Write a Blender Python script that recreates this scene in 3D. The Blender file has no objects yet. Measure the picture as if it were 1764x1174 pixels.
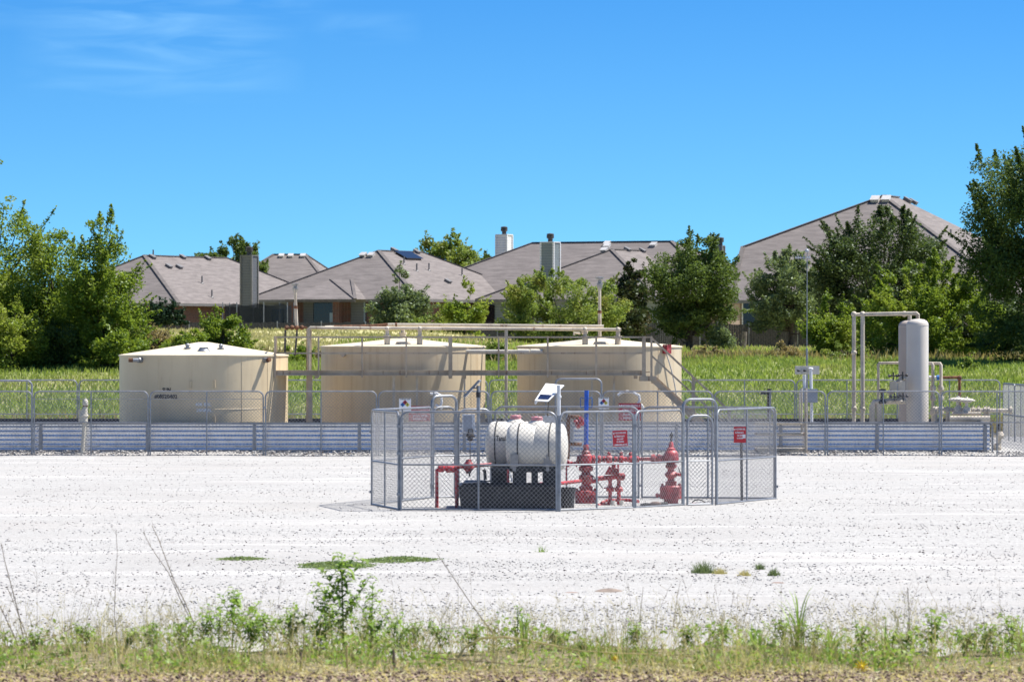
import bpy, math, random
import numpy as np
from mathutils import Vector, Matrix
R = math.radians
rng = np.random.default_rng(7)
random.seed(7)
scn = bpy.context.scene
COL = scn.collection

# ------------------------------------------------------------------ camera
F = 8370.0            # focal length in pixels of a 1764 px wide frame
CAMZ = 3.06
cam_d = bpy.data.cameras.new("camera")
cam = bpy.data.objects.new("camera", cam_d)
COL.objects.link(cam)
cam.location = (0, 0, CAMZ)
cam.rotation_euler = (R(90), 0, 0)
cam_d.sensor_width = 36
cam_d.lens = F / 1764 * 36
cam_d.shift_y = 10 / 1764
cam_d.clip_start = 1
cam_d.clip_end = 6000
cam_d.dof.use_dof = True
cam_d.dof.focus_distance = 108
cam_d.dof.aperture_fstop = 6.0
scn.camera = cam

# ------------------------------------------------------------------ light
SUN_EL, SUN_AZ = 60.0, 15.0      # azimuth: degrees beyond "straight right", away from the camera
world = bpy.data.worlds.new("World")
scn.world = world
world.use_nodes = True
wn, wl = world.node_tree.nodes, world.node_tree.links
wn.clear()
w_out = wn.new("ShaderNodeOutputWorld"); w_bg = wn.new("ShaderNodeBackground")
w_sky = wn.new("ShaderNodeTexSky"); w_sky.sky_type = 'NISHITA'; w_sky.sun_disc = False
w_sky.sun_elevation = R(SUN_EL); w_sky.sun_rotation = R(90 - SUN_AZ)
w_sky.air_density = 1.0; w_sky.dust_density = 0.2; w_sky.ozone_density = 3.0; w_sky.altitude = 200
w_tc = wn.new("ShaderNodeTexCoord")
w_map = wn.new("ShaderNodeMapping"); w_map.vector_type = 'POINT'
w_map.inputs['Location'].default_value = (0, 0, 0.16); w_map.inputs['Scale'].default_value = (1, 1, 3.2)
wl.new(w_tc.outputs['Generated'], w_map.inputs['Vector'])
w_nrm = wn.new("ShaderNodeVectorMath"); w_nrm.operation = 'NORMALIZE'
wl.new(w_map.outputs[0], w_nrm.inputs[0]); wl.new(w_nrm.outputs[0], w_sky.inputs['Vector'])
w_tint = wn.new("ShaderNodeMix"); w_tint.data_type = 'RGBA'; w_tint.blend_type = 'MULTIPLY'
w_tint.inputs[0].default_value = 1.0
w_low = wn.new('ShaderNodeMix'); w_low.data_type = 'RGBA'; w_low.inputs[6].default_value = (1.22, 2.08, 1.98, 1); w_low.inputs[7].default_value = (0.44, 1.38, 2.02, 1)
wl.new(w_sky.outputs[0], w_tint.inputs[6])
# thin high cirrus, a wisp in the western sky
w_sep = wn.new("ShaderNodeSeparateXYZ"); wl.new(w_tc.outputs['Generated'], w_sep.inputs[0])
w_m2 = wn.new("ShaderNodeMapping"); w_m2.inputs['Scale'].default_value = (22, 22, 130)
w_m2.inputs['Rotation'].default_value = (0, R(5), 0)
wl.new(w_tc.outputs['Generated'], w_m2.inputs['Vector'])
w_gr = wn.new("ShaderNodeMapRange"); w_gr.inputs[1].default_value = 0.07; w_gr.inputs[2].default_value = 0.45
wl.new(w_sep.outputs[2], w_gr.inputs[0])
w_tc2 = wn.new("ShaderNodeMix"); w_tc2.data_type = 'RGBA'; w_tc2.inputs[6].default_value = (0.60, 1.28, 1.56, 1); w_tc2.inputs[7].default_value = (0.74, 1.06, 1.42, 1)
w_g0 = wn.new('ShaderNodeMapRange'); w_g0.inputs[1].default_value = 0.0; w_g0.inputs[2].default_value = 0.085; wl.new(w_sep.outputs[2], w_g0.inputs[0]); wl.new(w_g0.outputs[0], w_low.inputs[0]); wl.new(w_low.outputs[2], w_tc2.inputs[6])
wl.new(w_gr.outputs[0], w_tc2.inputs[0]); wl.new(w_tc2.outputs[2], w_tint.inputs[7])
w_noi = wn.new("ShaderNodeTexNoise"); w_noi.inputs['Scale'].default_value = 1.6; w_noi.inputs['Detail'].default_value = 7
w_noi.inputs['Distortion'].default_value = 0.9
wl.new(w_m2.outputs[0], w_noi.inputs['Vector'])
def wmath(op, a, b=None, c=None):
    n = wn.new("ShaderNodeMath"); n.operation = op
    for i, v in enumerate((a, b, c)):
        if v is None: continue
        if isinstance(v, (int, float)): n.inputs[i].default_value = v
        else: wl.new(v, n.inputs[i])
    return n.outputs[0]
def bump1(val, c, w):
    d = wmath('DIVIDE', wmath('SUBTRACT', val, c), w)
    return wmath('MAXIMUM', wmath('SUBTRACT', 1.0, wmath('MULTIPLY', d, d)), 0.0)
m1 = wmath('MULTIPLY', bump1(w_sep.outputs[0], -0.072, 0.030), bump1(w_sep.outputs[2], 0.0605, 0.011))
m2 = wmath('MULTIPLY', bump1(w_sep.outputs[0], -0.080, 0.05), bump1(w_sep.outputs[2], 0.072, 0.008))
m3 = wmath('MULTIPLY', bump1(w_sep.outputs[0], -0.030, 0.012), bump1(w_sep.outputs[2], 0.0655, 0.004))
msum = wmath('ADD', wmath('ADD', m1, wmath('MULTIPLY', m2, 0.7)), wmath('MULTIPLY', m3, 0.35))
nz = wmath('MAXIMUM', wmath('SUBTRACT', w_noi.outputs[0], 0.36), 0.0)
cl = wmath('MULTIPLY', wmath('MULTIPLY', msum, nz), 1.0)
w_mix = wn.new("ShaderNodeMix"); w_mix.data_type = 'RGBA'
w_mix.inputs[7].default_value = (4.5, 8.5, 12.0, 1)
wl.new(cl, w_mix.inputs[0]); wl.new(w_tint.outputs[2], w_mix.inputs[6])
wl.new(w_mix.outputs[2], w_bg.inputs[0])
w_bg.inputs[1].default_value = 0.055
wl.new(w_bg.outputs[0], w_out.inputs[0])

sun_d = bpy.data.lights.new("sun", 'SUN'); sun_d.energy = 5.0; sun_d.angle = R(0.53); sun_d.color = (1.0, 0.96, 0.905)
sun = bpy.data.objects.new("sun", sun_d); COL.objects.link(sun)
sdir = Vector((math.cos(R(SUN_AZ)) * math.cos(R(SUN_EL)), math.sin(R(SUN_AZ)) * math.cos(R(SUN_EL)), math.sin(R(SUN_EL))))
sun.rotation_euler = sdir.to_track_quat('Z', 'Y').to_euler()
sun.location = (30, 60, 60)
scn.view_settings.view_transform = 'Standard'
scn.view_settings.look = 'None'
scn.view_settings.exposure = 0.88
scn.view_settings.gamma = 1

# ------------------------------------------------------------------ helpers
def X(px, D): return (px - 882.0) / F * D
def Z(py, D): return CAMZ - (py - 597.0) / F * D
def P(px, py, D): return Vector((X(px, D), D, Z(py, D)))

ORG = {}
def tag(o, label=None, cat=None, group=None, kind=None):
    if label: o['label'] = label
    if cat: o['category'] = cat
    if group: o['group'] = group
    if kind: o['kind'] = kind
    return o
def thing(name, label, cat, loc, group=None):
    o = bpy.data.objects.new(name, None); COL.objects.link(o)
    o.location = loc; o.empty_display_size = 0.2
    ORG[o] = Vector(loc)
    return tag(o, label, cat, group)

class MB:
    def __init__(s): s.v = []; s.f = []
    def add(s, vs, fs):
        b = len(s.v); s.v += [tuple(v) for v in vs]; s.f += [tuple(b + i for i in f) for f in fs]; return s
    def box(s, x0, x1, y0, y1, z0, z1):
        return s.add([(x0,y0,z0),(x1,y0,z0),(x1,y1,z0),(x0,y1,z0),(x0,y0,z1),(x1,y0,z1),(x1,y1,z1),(x0,y1,z1)],
                     [(0,3,2,1),(4,5,6,7),(0,1,5,4),(1,2,6,5),(2,3,7,6),(3,0,4,7)])
    def obox(s, c, size, rot=None):
        hx, hy, hz = [a / 2 for a in size]; m = rot or Matrix.Identity(3); c = Vector(c)
        pts = [c + m @ Vector(p) for p in [(-hx,-hy,-hz),(hx,-hy,-hz),(hx,hy,-hz),(-hx,hy,-hz),(-hx,-hy,hz),(hx,-hy,hz),(hx,hy,hz),(-hx,hy,hz)]]
        return s.add(pts, [(0,3,2,1),(4,5,6,7),(0,1,5,4),(1,2,6,5),(2,3,7,6),(3,0,4,7)])
    def beam(s, a, b, w, h):
        a, b = Vector(a), Vector(b); d = b - a
        return s.obox((a + b) / 2, (w, h, d.length), d.to_track_quat('Z', 'Y').to_matrix())
    def tube(s, a, b, r, n=8, r2=None, caps=True):
        a, b = Vector(a), Vector(b); d = b - a
        if d.length < 1e-6: return s
        r2 = r if r2 is None else r2
        m = d.to_track_quat('Z', 'Y').to_matrix(); vs = []
        for i in range(n):
            t = 2 * math.pi * i / n; c = Vector((math.cos(t), math.sin(t), 0))
            vs.append(a + m @ (c * r))
        for i in range(n):
            t = 2 * math.pi * i / n; c = Vector((math.cos(t), math.sin(t), 0))
            vs.append(b + m @ (c * r2))
        fs = [(i, (i + 1) % n, n + (i + 1) % n, n + i) for i in range(n)]
        if caps: fs += [tuple(range(n - 1, -1, -1)), tuple(range(n, 2 * n))]
        return s.add(vs, fs)
    def path(s, pts, r, n=8, rr=None):
        pts = [Vector(p) for p in pts]; k = len(pts)
        rr = rr or [r] * k
        t0 = (pts[1] - pts[0]).normalized()
        q = t0.to_track_quat('Z', 'Y'); prev = t0; vs = []
        for i, p in enumerate(pts):
            if i == 0: t = t0
            elif i == k - 1: t = (pts[i] - pts[i-1]).normalized()
            else: t = ((pts[i] - pts[i-1]).normalized() + (pts[i+1] - pts[i]).normalized()).normalized()
            q = prev.rotation_difference(t) @ q; prev = t; m = q.to_matrix()
            for j in range(n):
                a = 2 * math.pi * j / n
                vs.append(p + m @ Vector((math.cos(a) * rr[i], math.sin(a) * rr[i], 0)))
        fs = []
        for i in range(k - 1):
            for j in range(n):
                fs.append((i*n+j, i*n+(j+1) % n, (i+1)*n+(j+1) % n, (i+1)*n+j))
        fs += [tuple(range(n - 1, -1, -1)), tuple((k-1)*n + j for j in range(n))]
        return s.add(vs, fs)
    def lathe(s, c, prof, n=24, m=None):
        c = Vector(c); m = m or Matrix.Identity(3); vs = []
        for (r, z) in prof:
            for i in range(n):
                t = 2 * math.pi * i / n
                vs.append(c + m @ Vector((r * math.cos(t), r * math.sin(t), z)))
        fs = []
        for k in range(len(prof) - 1):
            for i in range(n):
                fs.append((k*n+i, k*n+(i+1) % n, (k+1)*n+(i+1) % n, (k+1)*n+i))
        fs += [tuple(range(n - 1, -1, -1)), tuple((len(prof)-1)*n + i for i in range(n))]
        return s.add(vs, fs)
    def ring(s, c, Rr, r, m=None, n=20, k=6):
        c = Vector(c); m = m or Matrix.Identity(3); vs = []; fs = []
        for i in range(n):
            t = 2 * math.pi * i / n
            for j in range(k):
                a = 2 * math.pi * j / k
                rr = Rr + r * math.cos(a)
                vs.append(c + m @ Vector((rr * math.cos(t), rr * math.sin(t), r * math.sin(a))))
        for i in range(n):
            for j in range(k):
                fs.append((i*k+j, ((i+1) % n)*k+j, ((i+1) % n)*k+(j+1) % k, i*k+(j+1) % k))
        return s.add(vs, fs)
    def ball(s, c, r, n=12, sc=(1, 1, 1)):
        prof = []; c = Vector(c)
        k = 7
        for i in range(k + 1):
            a = -math.pi / 2 + math.pi * i / k
            prof.append((max(1e-4, r * math.cos(a)), r * math.sin(a)))
        return s.lathe(c, prof, n, Matrix.Diagonal(sc))
    def plate(s, pts, nrm, t):
        pts = [Vector(p) for p in pts]; o = Vector(nrm).normalized() * t; n = len(pts)
        return s.add(pts + [p + o for p in pts],
                     [tuple(range(n)), tuple(range(2*n - 1, n - 1, -1))] + [(i, n+i, n+(i+1) % n, (i+1) % n) for i in range(n)])

AX = Matrix.Rotation(R(90), 3, 'Y')      # lathe axis along x
AY = Matrix.Rotation(R(-90), 3, 'X')     # lathe axis along y

def mk(name, mb, mat, org, smooth=True):
    me = bpy.data.meshes.new(name)
    o_ = Vector(org)
    me.from_pydata([(v[0] - o_.x, v[1] - o_.y, v[2] - o_.z) for v in mb.v], [], mb.f)
    if mat: me.materials.append(mat)
    me.validate()
    if smooth:
        me.polygons.foreach_set('use_smooth', [True] * len(me.polygons))
        me.set_sharp_from_angle(angle=R(35))
    me.update()
    ob = bpy.data.objects.new(name, me); COL.objects.link(ob)
    return ob
def part(name, mb, mat, parent, label=None, smooth=True, kind=None):
    ob = mk(name, mb, mat, ORG[parent], smooth); ob.parent = parent; ORG[ob] = ORG[parent]
    if label: ob['label'] = label
    if kind: ob['kind'] = kind
    return ob
def single(name, mb, mat, label, cat, loc, group=None, smooth=True):
    ob = mk(name, mb, mat, loc, smooth); ob.location = loc; ORG[ob] = Vector(loc)
    return tag(ob, label, cat, group)

def npmesh(name, V, Fc, mat, org=(0, 0, 0)):
    """V (n,3) float, Fc (m,k) int"""
    me = bpy.data.meshes.new(name)
    V = np.asarray(V, dtype=np.float32) - np.array(org, dtype=np.float32)
    Fc = np.asarray(Fc, dtype=np.int32); k = Fc.shape[1]; m = Fc.shape[0]
    me.vertices.add(len(V)); me.vertices.foreach_set('co', V.ravel())
    me.loops.add(m * k); me.loops.foreach_set('vertex_index', Fc.ravel())
    me.polygons.add(m); me.polygons.foreach_set('loop_start', np.arange(0, m * k, k, dtype=np.int32))
    me.polygons.foreach_set('loop_total', np.full(m, k, dtype=np.int32))
    me.materials.append(mat); me.update(); me.validate()
    ob = bpy.data.objects.new(name, me); COL.objects.link(ob)
    return ob

# ------------------------------------------------------------------ materials
def newmat(name):
    m = bpy.data.materials.new(name); m.use_nodes = True
    nt = m.node_tree; nt.nodes.clear()
    return m, nt, nt.nodes, nt.links
def N(ns, t, **kw):
    n = ns.new(t)
    for k, v in kw.items(): setattr(n, k, v)
    return n
def mixc(ns, ls, fac, a, b, blend='MIX'):
    n = ns.new("ShaderNodeMix"); n.data_type = 'RGBA'; n.blend_type = blend
    for i, v in ((0, fac), (6, a), (7, b)):
        if isinstance(v, bpy.types.NodeSocket): ls.new(v, n.inputs[i])
        elif i == 0: n.inputs[0].default_value = v
        else: n.inputs[i].default_value = (*v, 1) if len(v) == 3 else v
    return n.outputs[2]
def noise(ns, ls, vec, scale, detail=4, rough=0.55, dist=0.0):
    n = ns.new("ShaderNodeTexNoise"); n.inputs['Scale'].default_value = scale
    n.inputs['Detail'].default_value = detail; n.inputs['Roughness'].default_value = rough
    n.inputs['Distortion'].default_value = dist
    ls.new(vec, n.inputs['Vector']); return n.outputs[0]
def mapv(ns, ls, scale=(1, 1, 1), rot=(0, 0, 0), world=True):
    if world:
        g = ns.new("ShaderNodeNewGeometry"); src = g.outputs['Position']
    else:
        g = ns.new("ShaderNodeTexCoord"); src = g.outputs['Object']
    m = ns.new("ShaderNodeMapping"); m.inputs['Scale'].default_value = scale; m.inputs['Rotation'].default_value = rot
    ls.new(src, m.inputs['Vector']); return m.outputs[0]
def rampf(ns, ls, v, a, b, lo=0.0, hi=1.0):
    n = ns.new("ShaderNodeMapRange"); n.inputs[1].default_value = a; n.inputs[2].default_value = b
    n.inputs[3].default_value = lo; n.inputs[4].default_value = hi
    ls.new(v, n.inputs[0]); return n.outputs[0]
def bumpn(ns, ls, h, strength, dist=0.02):
    b = ns.new("ShaderNodeBump"); b.inputs['Strength'].default_value = strength; b.inputs['Distance'].default_value = dist
    ls.new(h, b.inputs['Height']); return b.outputs[0]

def paint(name, col, rough=0.5, metal=0.0, var=0.12, scale=3.0, rust=0.0, rustcol=(0.16, 0.06, 0.025), streak=True, dust=0.0):
    m, nt, ns, ls = newmat(name)
    out = N(ns, "ShaderNodeOutputMaterial"); b = N(ns, "ShaderNodeBsdfPrincipled")
    ls.new(b.outputs[0], out.inputs[0])
    v = mapv(ns, ls, (1, 1, 1))
    n1 = noise(ns, ls, v, scale, 5)
    dark = tuple(c * (1 - var * 1.6) for c in col); lite = tuple(min(1, c * (1 + var)) for c in col)
    c = mixc(ns, ls, rampf(ns, ls, n1, 0.35, 0.65), dark, lite)
    if rust > 0:
        vs = mapv(ns, ls, (1, 1, 0.10 if streak else 1))
        n2 = noise(ns, ls, vs, scale * 4, 6, 0.7)
        c = mixc(ns, ls, rampf(ns, ls, n2, 0.72 - rust * 0.35, 0.80 - rust * 0.25), c, rustcol)
    if dust > 0:
        n3 = noise(ns, ls, v, 14, 4)
        c = mixc(ns, ls, rampf(ns, ls, n3, 0.5, 0.75, 0, dust), c, (0.45, 0.41, 0.35))
    ls.new(c, b.inputs['Base Color']); b.inputs['Roughness'].default_value = rough; b.inputs['Metallic'].default_value = metal
    nb = noise(ns, ls, v, 40, 3)
    ls.new(bumpn(ns, ls, nb, 0.15, 0.004), b.inputs['Normal'])
    return m

def tank_mat(name, base, stain):
    m, nt, ns, ls = newmat(name)
    out = N(ns, "ShaderNodeOutputMaterial"); b = N(ns, "ShaderNodeBsdfPrincipled"); ls.new(b.outputs[0], out.inputs[0])
    v = mapv(ns, ls); c = mixc(ns, ls, rampf(ns, ls, noise(ns, ls, v, 0.9, 4), 0.3, 0.7), tuple(x * 0.88 for x in base), base)
    vs = mapv(ns, ls, (5, 5, 0.25)); st = noise(ns, ls, vs, 1.2, 6, 0.65)
    c = mixc(ns, ls, rampf(ns, ls, st, 0.50, 0.76, 0, 0.5), c, stain)
    st2 = noise(ns, ls, mapv(ns, ls, (7, 7, 0.5)), 1.7, 6, 0.7)
    c = mixc(ns, ls, rampf(ns, ls, st2, 0.63, 0.76, 0, 0.5), c, (0.27, 0.13, 0.05))
    c = mixc(ns, ls, rampf(ns, ls, noise(ns, ls, v, 22, 5, 0.8), 0.66, 0.74, 0, 0.5), c, (0.30, 0.22, 0.14))
    ls.new(c, b.inputs['Base Color']); b.inputs['Roughness'].default_value = 0.42
    ls.new(bumpn(ns, ls, noise(ns, ls, v, 1.6, 3), 0.25, 0.03), b.inputs['Normal'])
    return m

M_tank = tank_mat("tank_paint_cream", (0.67, 0.54, 0.34), (0.45, 0.31, 0.17))
M_tank2 = tank_mat("tank_paint_grey_beige", (0.61, 0.50, 0.33), (0.34, 0.215, 0.115))
M_troof = paint("tank_roof_paint", (0.70, 0.60, 0.42), 0.5, var=0.05, scale=1.0)
M_beige = paint("beige_pipe_paint", (0.52, 0.455, 0.355), 0.5, var=0.14, rust=0.42, scale=2.5)
M_steel = paint("catwalk_paint", (0.46, 0.365, 0.255), 0.55, var=0.14, rust=0.42, scale=2.2)
M_rust = paint("rusted_steel", (0.17, 0.075, 0.035), 0.85, var=0.35, scale=8)
M_vessel = paint("vessel_paint", (0.59, 0.535, 0.46), 0.38, var=0.04, scale=1.0)
M_galv = paint("galvanised_tube", (0.29, 0.30, 0.315), 0.45, metal=0.6, var=0.12, scale=9)
M_wire = paint("galvanised_wire", (0.29, 0.29, 0.295), 0.6, metal=0.3, var=0.1, scale=9)
M_vessel2 = paint("vessel_paint_shaded", (0.42, 0.36, 0.31), 0.5, var=0.06, scale=1.0)  # darker copy of vessel_paint, the rear vessel's shade put into its colour
M_red = paint("red_wellhead_paint", (0.42, 0.03, 0.04), 0.5, var=0.4, rust=0.36, scale=7, dust=0.5)
M_dark = paint("dark_steel", (0.035, 0.033, 0.032), 0.55, var=0.25, scale=8, dust=0.3)
M_blackpl = paint("black_plastic", (0.012, 0.012, 0.014), 0.5, var=0.2, scale=5, dust=0.10)
M_whitepl = paint("white_plastic", (0.68, 0.64, 0.555), 0.4, var=0.05, scale=2, dust=0.25)
M_pink = paint("faded_red_lid", (0.55, 0.22, 0.24), 0.5, var=0.1)
M_blue = paint("blue_paint", (0.012, 0.10, 0.52), 0.4, var=0.2, scale=8, dust=0.25)
M_grey = paint("grey_box_paint", (0.36, 0.38, 0.41), 0.45, var=0.08, scale=5)
M_white = paint("white_paint", (0.72, 0.72, 0.71), 0.45, var=0.06, scale=6)
M_cream = paint("cream_box_paint", (0.60, 0.56, 0.47), 0.5, var=0.06, scale=6, rust=0.15)
M_cell = paint("solar_cells", (0.012, 0.02, 0.06), 0.15, var=0.3, scale=14)
M_signred = paint("sign_red", (0.55, 0.025, 0.035), 0.45, var=0.05)
M_signred2 = paint("sign_dark_red", (0.34, 0.012, 0.03), 0.45, var=0.05)
M_signwhite = paint("sign_white", (0.78, 0.78, 0.78), 0.45, var=0.03)
M_ink = paint("black_ink", (0.012, 0.012, 0.012), 0.6, var=0.1)
M_yel = paint("sign_yellow", (0.62, 0.55, 0.10), 0.5, var=0.05)
M_sblue = paint("sign_blue", (0.02, 0.14, 0.42), 0.5, var=0.05)
M_liner = paint("black_liner", (0.02, 0.02, 0.022), 0.55, var=0.3, scale=5)
M_wood = paint("grey_fence_boards", (0.066, 0.066, 0.072), 0.85, var=0.3, scale=9)
M_log = paint("weathered_wood", (0.16, 0.135, 0.11), 0.9, var=0.3, scale=7)
M_bark = paint("bark", (0.075, 0.058, 0.045), 0.9, var=0.35, scale=9)
M_terra = paint("dusty_clay", (0.26, 0.19, 0.155), 0.9, var=0.15, scale=10)
M_sidgrey = None

def corr_mat():
    m, nt, ns, ls = newmat("corrugated_galvanised")
    out = N(ns, "ShaderNodeOutputMaterial"); b = N(ns, "ShaderNodeBsdfPrincipled"); ls.new(b.outputs[0], out.inputs[0])
    v = mapv(ns, ls, (1, 1, 1)); n1 = noise(ns, ls, v, 5, 6, 0.65)
    c = mixc(ns, ls, rampf(ns, ls, n1, 0.3, 0.7), (0.70, 0.72, 0.75), (0.84, 0.86, 0.89))
    n2 = noise(ns, ls, mapv(ns, ls, (0.8, 1, 1.2)), 3, 6, 0.7)
    c = mixc(ns, ls, rampf(ns, ls, n2, 0.66, 0.78, 0, 0.35), c, (0.45, 0.40, 0.34))
    ls.new(c, b.inputs['Base Color']); b.inputs['Metallic'].default_value = 0.95
    ls.new(rampf(ns, ls, n1, 0.3, 0.7, 0.16, 0.26), b.inputs['Roughness'])
    return m
M_corr = corr_mat()

def siding_mat(name, col, step=0.19):
    m, nt, ns, ls = newmat(name)
    out = N(ns, "ShaderNodeOutputMaterial"); b = N(ns, "ShaderNodeBsdfPrincipled"); ls.new(b.outputs[0], out.inputs[0])
    v = mapv(ns, ls)
    c = mixc(ns, ls, rampf(ns, ls, noise(ns, ls, v, 1.2, 4), 0.3, 0.7), tuple(x * 0.85 for x in col), col)
    s = N(ns, "ShaderNodeSeparateXYZ"); ls.new(v, s.inputs[0])
    d = N(ns, "ShaderNodeMath", operation='DIVIDE'); ls.new(s.outputs[2], d.inputs[0]); d.inputs[1].default_value = step
    fr = N(ns, "ShaderNodeMath", operation='FRACT'); ls.new(d.outputs[0], fr.inputs[0])
    c = mixc(ns, ls, rampf(ns, ls, fr.outputs[0], 0.80, 0.86, 0, 0.55), c, tuple(x * 0.35 for x in col))
    ls.new(c, b.inputs['Base Color']); b.inputs['Roughness'].default_value = 0.65
    ls.new(bumpn(ns, ls, fr.outputs[0], 0.6, 0.03), b.inputs['Normal'])
    return m
M_sgrey = siding_mat("grey_lap_siding", (0.135, 0.145, 0.165))
M_swhite = siding_mat("white_lap_siding", (0.80, 0.80, 0.80))
M_steal = siding_mat("blue_grey_lap_siding", (0.22, 0.26, 0.27))
M_stan = siding_mat("tan_lap_siding", (0.30, 0.22, 0.17))

def brick_mat():
    m, nt, ns, ls = newmat("maroon_brick")
    out = N(ns, "ShaderNodeOutputMaterial"); b = N(ns, "ShaderNodeBsdfPrincipled"); ls.new(b.outputs[0], out.inputs[0])
    br = N(ns, "ShaderNodeTexBrick"); g = N(ns, "ShaderNodeNewGeometry")
    s = N(ns, "ShaderNodeSeparateXYZ"); ls.new(g.outputs['Position'], s.inputs[0])
    cmb = N(ns, "ShaderNodeCombineXYZ"); a = N(ns, "ShaderNodeMath", operation='ADD')
    ls.new(s.outputs[0], a.inputs[0]); ls.new(s.outputs[1], a.inputs[1]); ls.new(a.outputs[0], cmb.inputs[0]); ls.new(s.outputs[2], cmb.inputs[1])
    ls.new(cmb.outputs[0], br.inputs['Vector']); br.inputs['Scale'].default_value = 1
    br.inputs['Brick Width'].default_value = 0.21; br.inputs['Row Height'].default_value = 0.075; br.inputs['Mortar Size'].default_value = 0.008
    br.inputs['Color1'].default_value = (0.15, 0.045, 0.035, 1); br.inputs['Color2'].default_value = (0.075, 0.03, 0.028, 1)
    br.inputs['Mortar'].default_value = (0.2, 0.17, 0.15, 1)
    ls.new(br.outputs[0], b.inputs['Base Color']); b.inputs['Roughness'].default_value = 0.85
    return m
M_brick = brick_mat()

def shingle_mat():
    m, nt, ns, ls = newmat("taupe_shingles")
    out = N(ns, "ShaderNodeOutputMaterial"); b = N(ns, "ShaderNodeBsdfPrincipled"); ls.new(b.outputs[0], out.inputs[0])
    v = mapv(ns, ls, (0.9, 0.9, 9.0))
    n1 = noise(ns, ls, v, 0.9, 5, 0.7); n2 = noise(ns, ls, mapv(ns, ls, (3, 3, 12)), 1.5, 3, 0.6)
    n3 = noise(ns, ls, mapv(ns, ls, (0.4, 0.4, 0.4)), 0.7, 3)
    c = mixc(ns, ls, rampf(ns, ls, n1, 0.36, 0.64), (0.108, 0.093, 0.086), (0.195, 0.170, 0.158))
    c = mixc(ns, ls, rampf(ns, ls, n2, 0.5, 0.75, 0, 0.5), c, (0.150, 0.131, 0.122))
    c = mixc(ns, ls, rampf(ns, ls, n3, 0.3, 0.7, 0, 0.35), c, (0.172, 0.150, 0.138))
    ls.new(c, b.inputs['Base Color']); b.inputs['Roughness'].default_value = 0.9
    return m
M_shingle = shingle_mat()
M_ridge = paint("ridge_shingles", (0.12, 0.105, 0.098), 0.9, var=0.15, scale=3)
M_trim = paint("gutter_paint", (0.16, 0.155, 0.15), 0.5, var=0.08)
M_window = paint("dark_window", (0.012, 0.013, 0.016), 0.12, var=0.1)
M_door = paint("pale_blue_door", (0.30, 0.40, 0.50), 0.4, var=0.05)
M_ventl = paint("roof_vent_metal", (0.55, 0.53, 0.50), 0.45, metal=0.2, var=0.05)
M_net = paint("black_net", (0.02, 0.025, 0.03), 0.8, var=0.2)

def leaf_mat(name, dark, lite, yellow=None, trans=0.35, gloss=0.03, patch=0.35):
    m, nt, ns, ls = newmat(name)
    out = N(ns, "ShaderNodeOutputMaterial")
    g = N(ns, "ShaderNodeNewGeometry")
    c = mixc(ns, ls, g.outputs['Random Per Island'], dark, lite)
    if yellow:
        nn = noise(ns, ls, mapv(ns, ls), patch, 3)
        c = mixc(ns, ls, rampf(ns, ls, nn, 0.5, 0.68, 0, 0.8), c, yellow)
    d = N(ns, "ShaderNodeBsdfDiffuse"); t = N(ns, "ShaderNodeBsdfTranslucent"); gl = N(ns, "ShaderNodeBsdfGlossy")
    gl.inputs['Roughness'].default_value = 0.45; gl.inputs['Color'].default_value = (0.5, 0.55, 0.5, 1)
    ls.new(c, d.inputs[0])
    tc = mixc(ns, ls, 0.6, c, (lite[0] * 1.7, lite[1] * 1.7, lite[2] * 0.8)); ls.new(tc, t.inputs[0])
    m1 = N(ns, "ShaderNodeMixShader"); m1.inputs[0].default_value = trans; ls.new(d.outputs[0], m1.inputs[1]); ls.new(t.outputs[0], m1.inputs[2])
    m2 = N(ns, "ShaderNodeMixShader"); m2.inputs[0].default_value = gloss; ls.new(m1.outputs[0], m2.inputs[1]); ls.new(gl.outputs[0], m2.inputs[2])
    ls.new(m2.outputs[0], out.inputs[0])
    return m
L_bright = leaf_mat("leaf_bright", (0.06, 0.115, 0.016), (0.21, 0.28, 0.045), (0.34, 0.36, 0.065), trans=0.42)
L_mid = leaf_mat("leaf_mid", (0.038, 0.072, 0.02), (0.125, 0.175, 0.048))
L_dark = leaf_mat("leaf_dark", (0.026, 0.048, 0.018), (0.085, 0.125, 0.042), gloss=0.05)
L_greyg = leaf_mat("leaf_grey_green", (0.06, 0.095, 0.045), (0.19, 0.245, 0.12), gloss=0.05)
L_olive = leaf_mat("leaf_olive", (0.075, 0.12, 0.025), (0.23, 0.30, 0.075), (0.32, 0.28, 0.08), patch=0.9)
L_magn = leaf_mat("leaf_magnolia", (0.018, 0.034, 0.012), (0.06, 0.08, 0.03), (0.11, 0.07, 0.03), trans=0.15, gloss=0.035, patch=1.2)
L_juni = leaf_mat("leaf_juniper", (0.012, 0.032, 0.018), (0.035, 0.07, 0.038), trans=0.1)
L_grass = leaf_mat("field_grass", (0.11, 0.165, 0.032), (0.27, 0.35, 0.09), (0.34, 0.32, 0.13), patch=0.25, trans=0.4)
L_pale = leaf_mat("dry_slope_grass", (0.25, 0.245, 0.125), (0.45, 0.415, 0.25), (0.21, 0.25, 0.09), patch=0.12)
L_brush = leaf_mat("brush", (0.14, 0.125, 0.06), (0.34, 0.27, 0.155), (0.12, 0.17, 0.04), patch=0.3)
L_straw = leaf_mat("straw", (0.30, 0.26, 0.12), (0.60, 0.53, 0.32), (0.24, 0.28, 0.08), patch=2.5)
L_weed = leaf_mat("weed_leaf", (0.09, 0.17, 0.03), (0.26, 0.38, 0.08), (0.36, 0.42, 0.11), patch=3.0)
L_stem = leaf_mat("dry_stem", (0.12, 0.09, 0.06), (0.26, 0.21, 0.14), trans=0.05)

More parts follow.
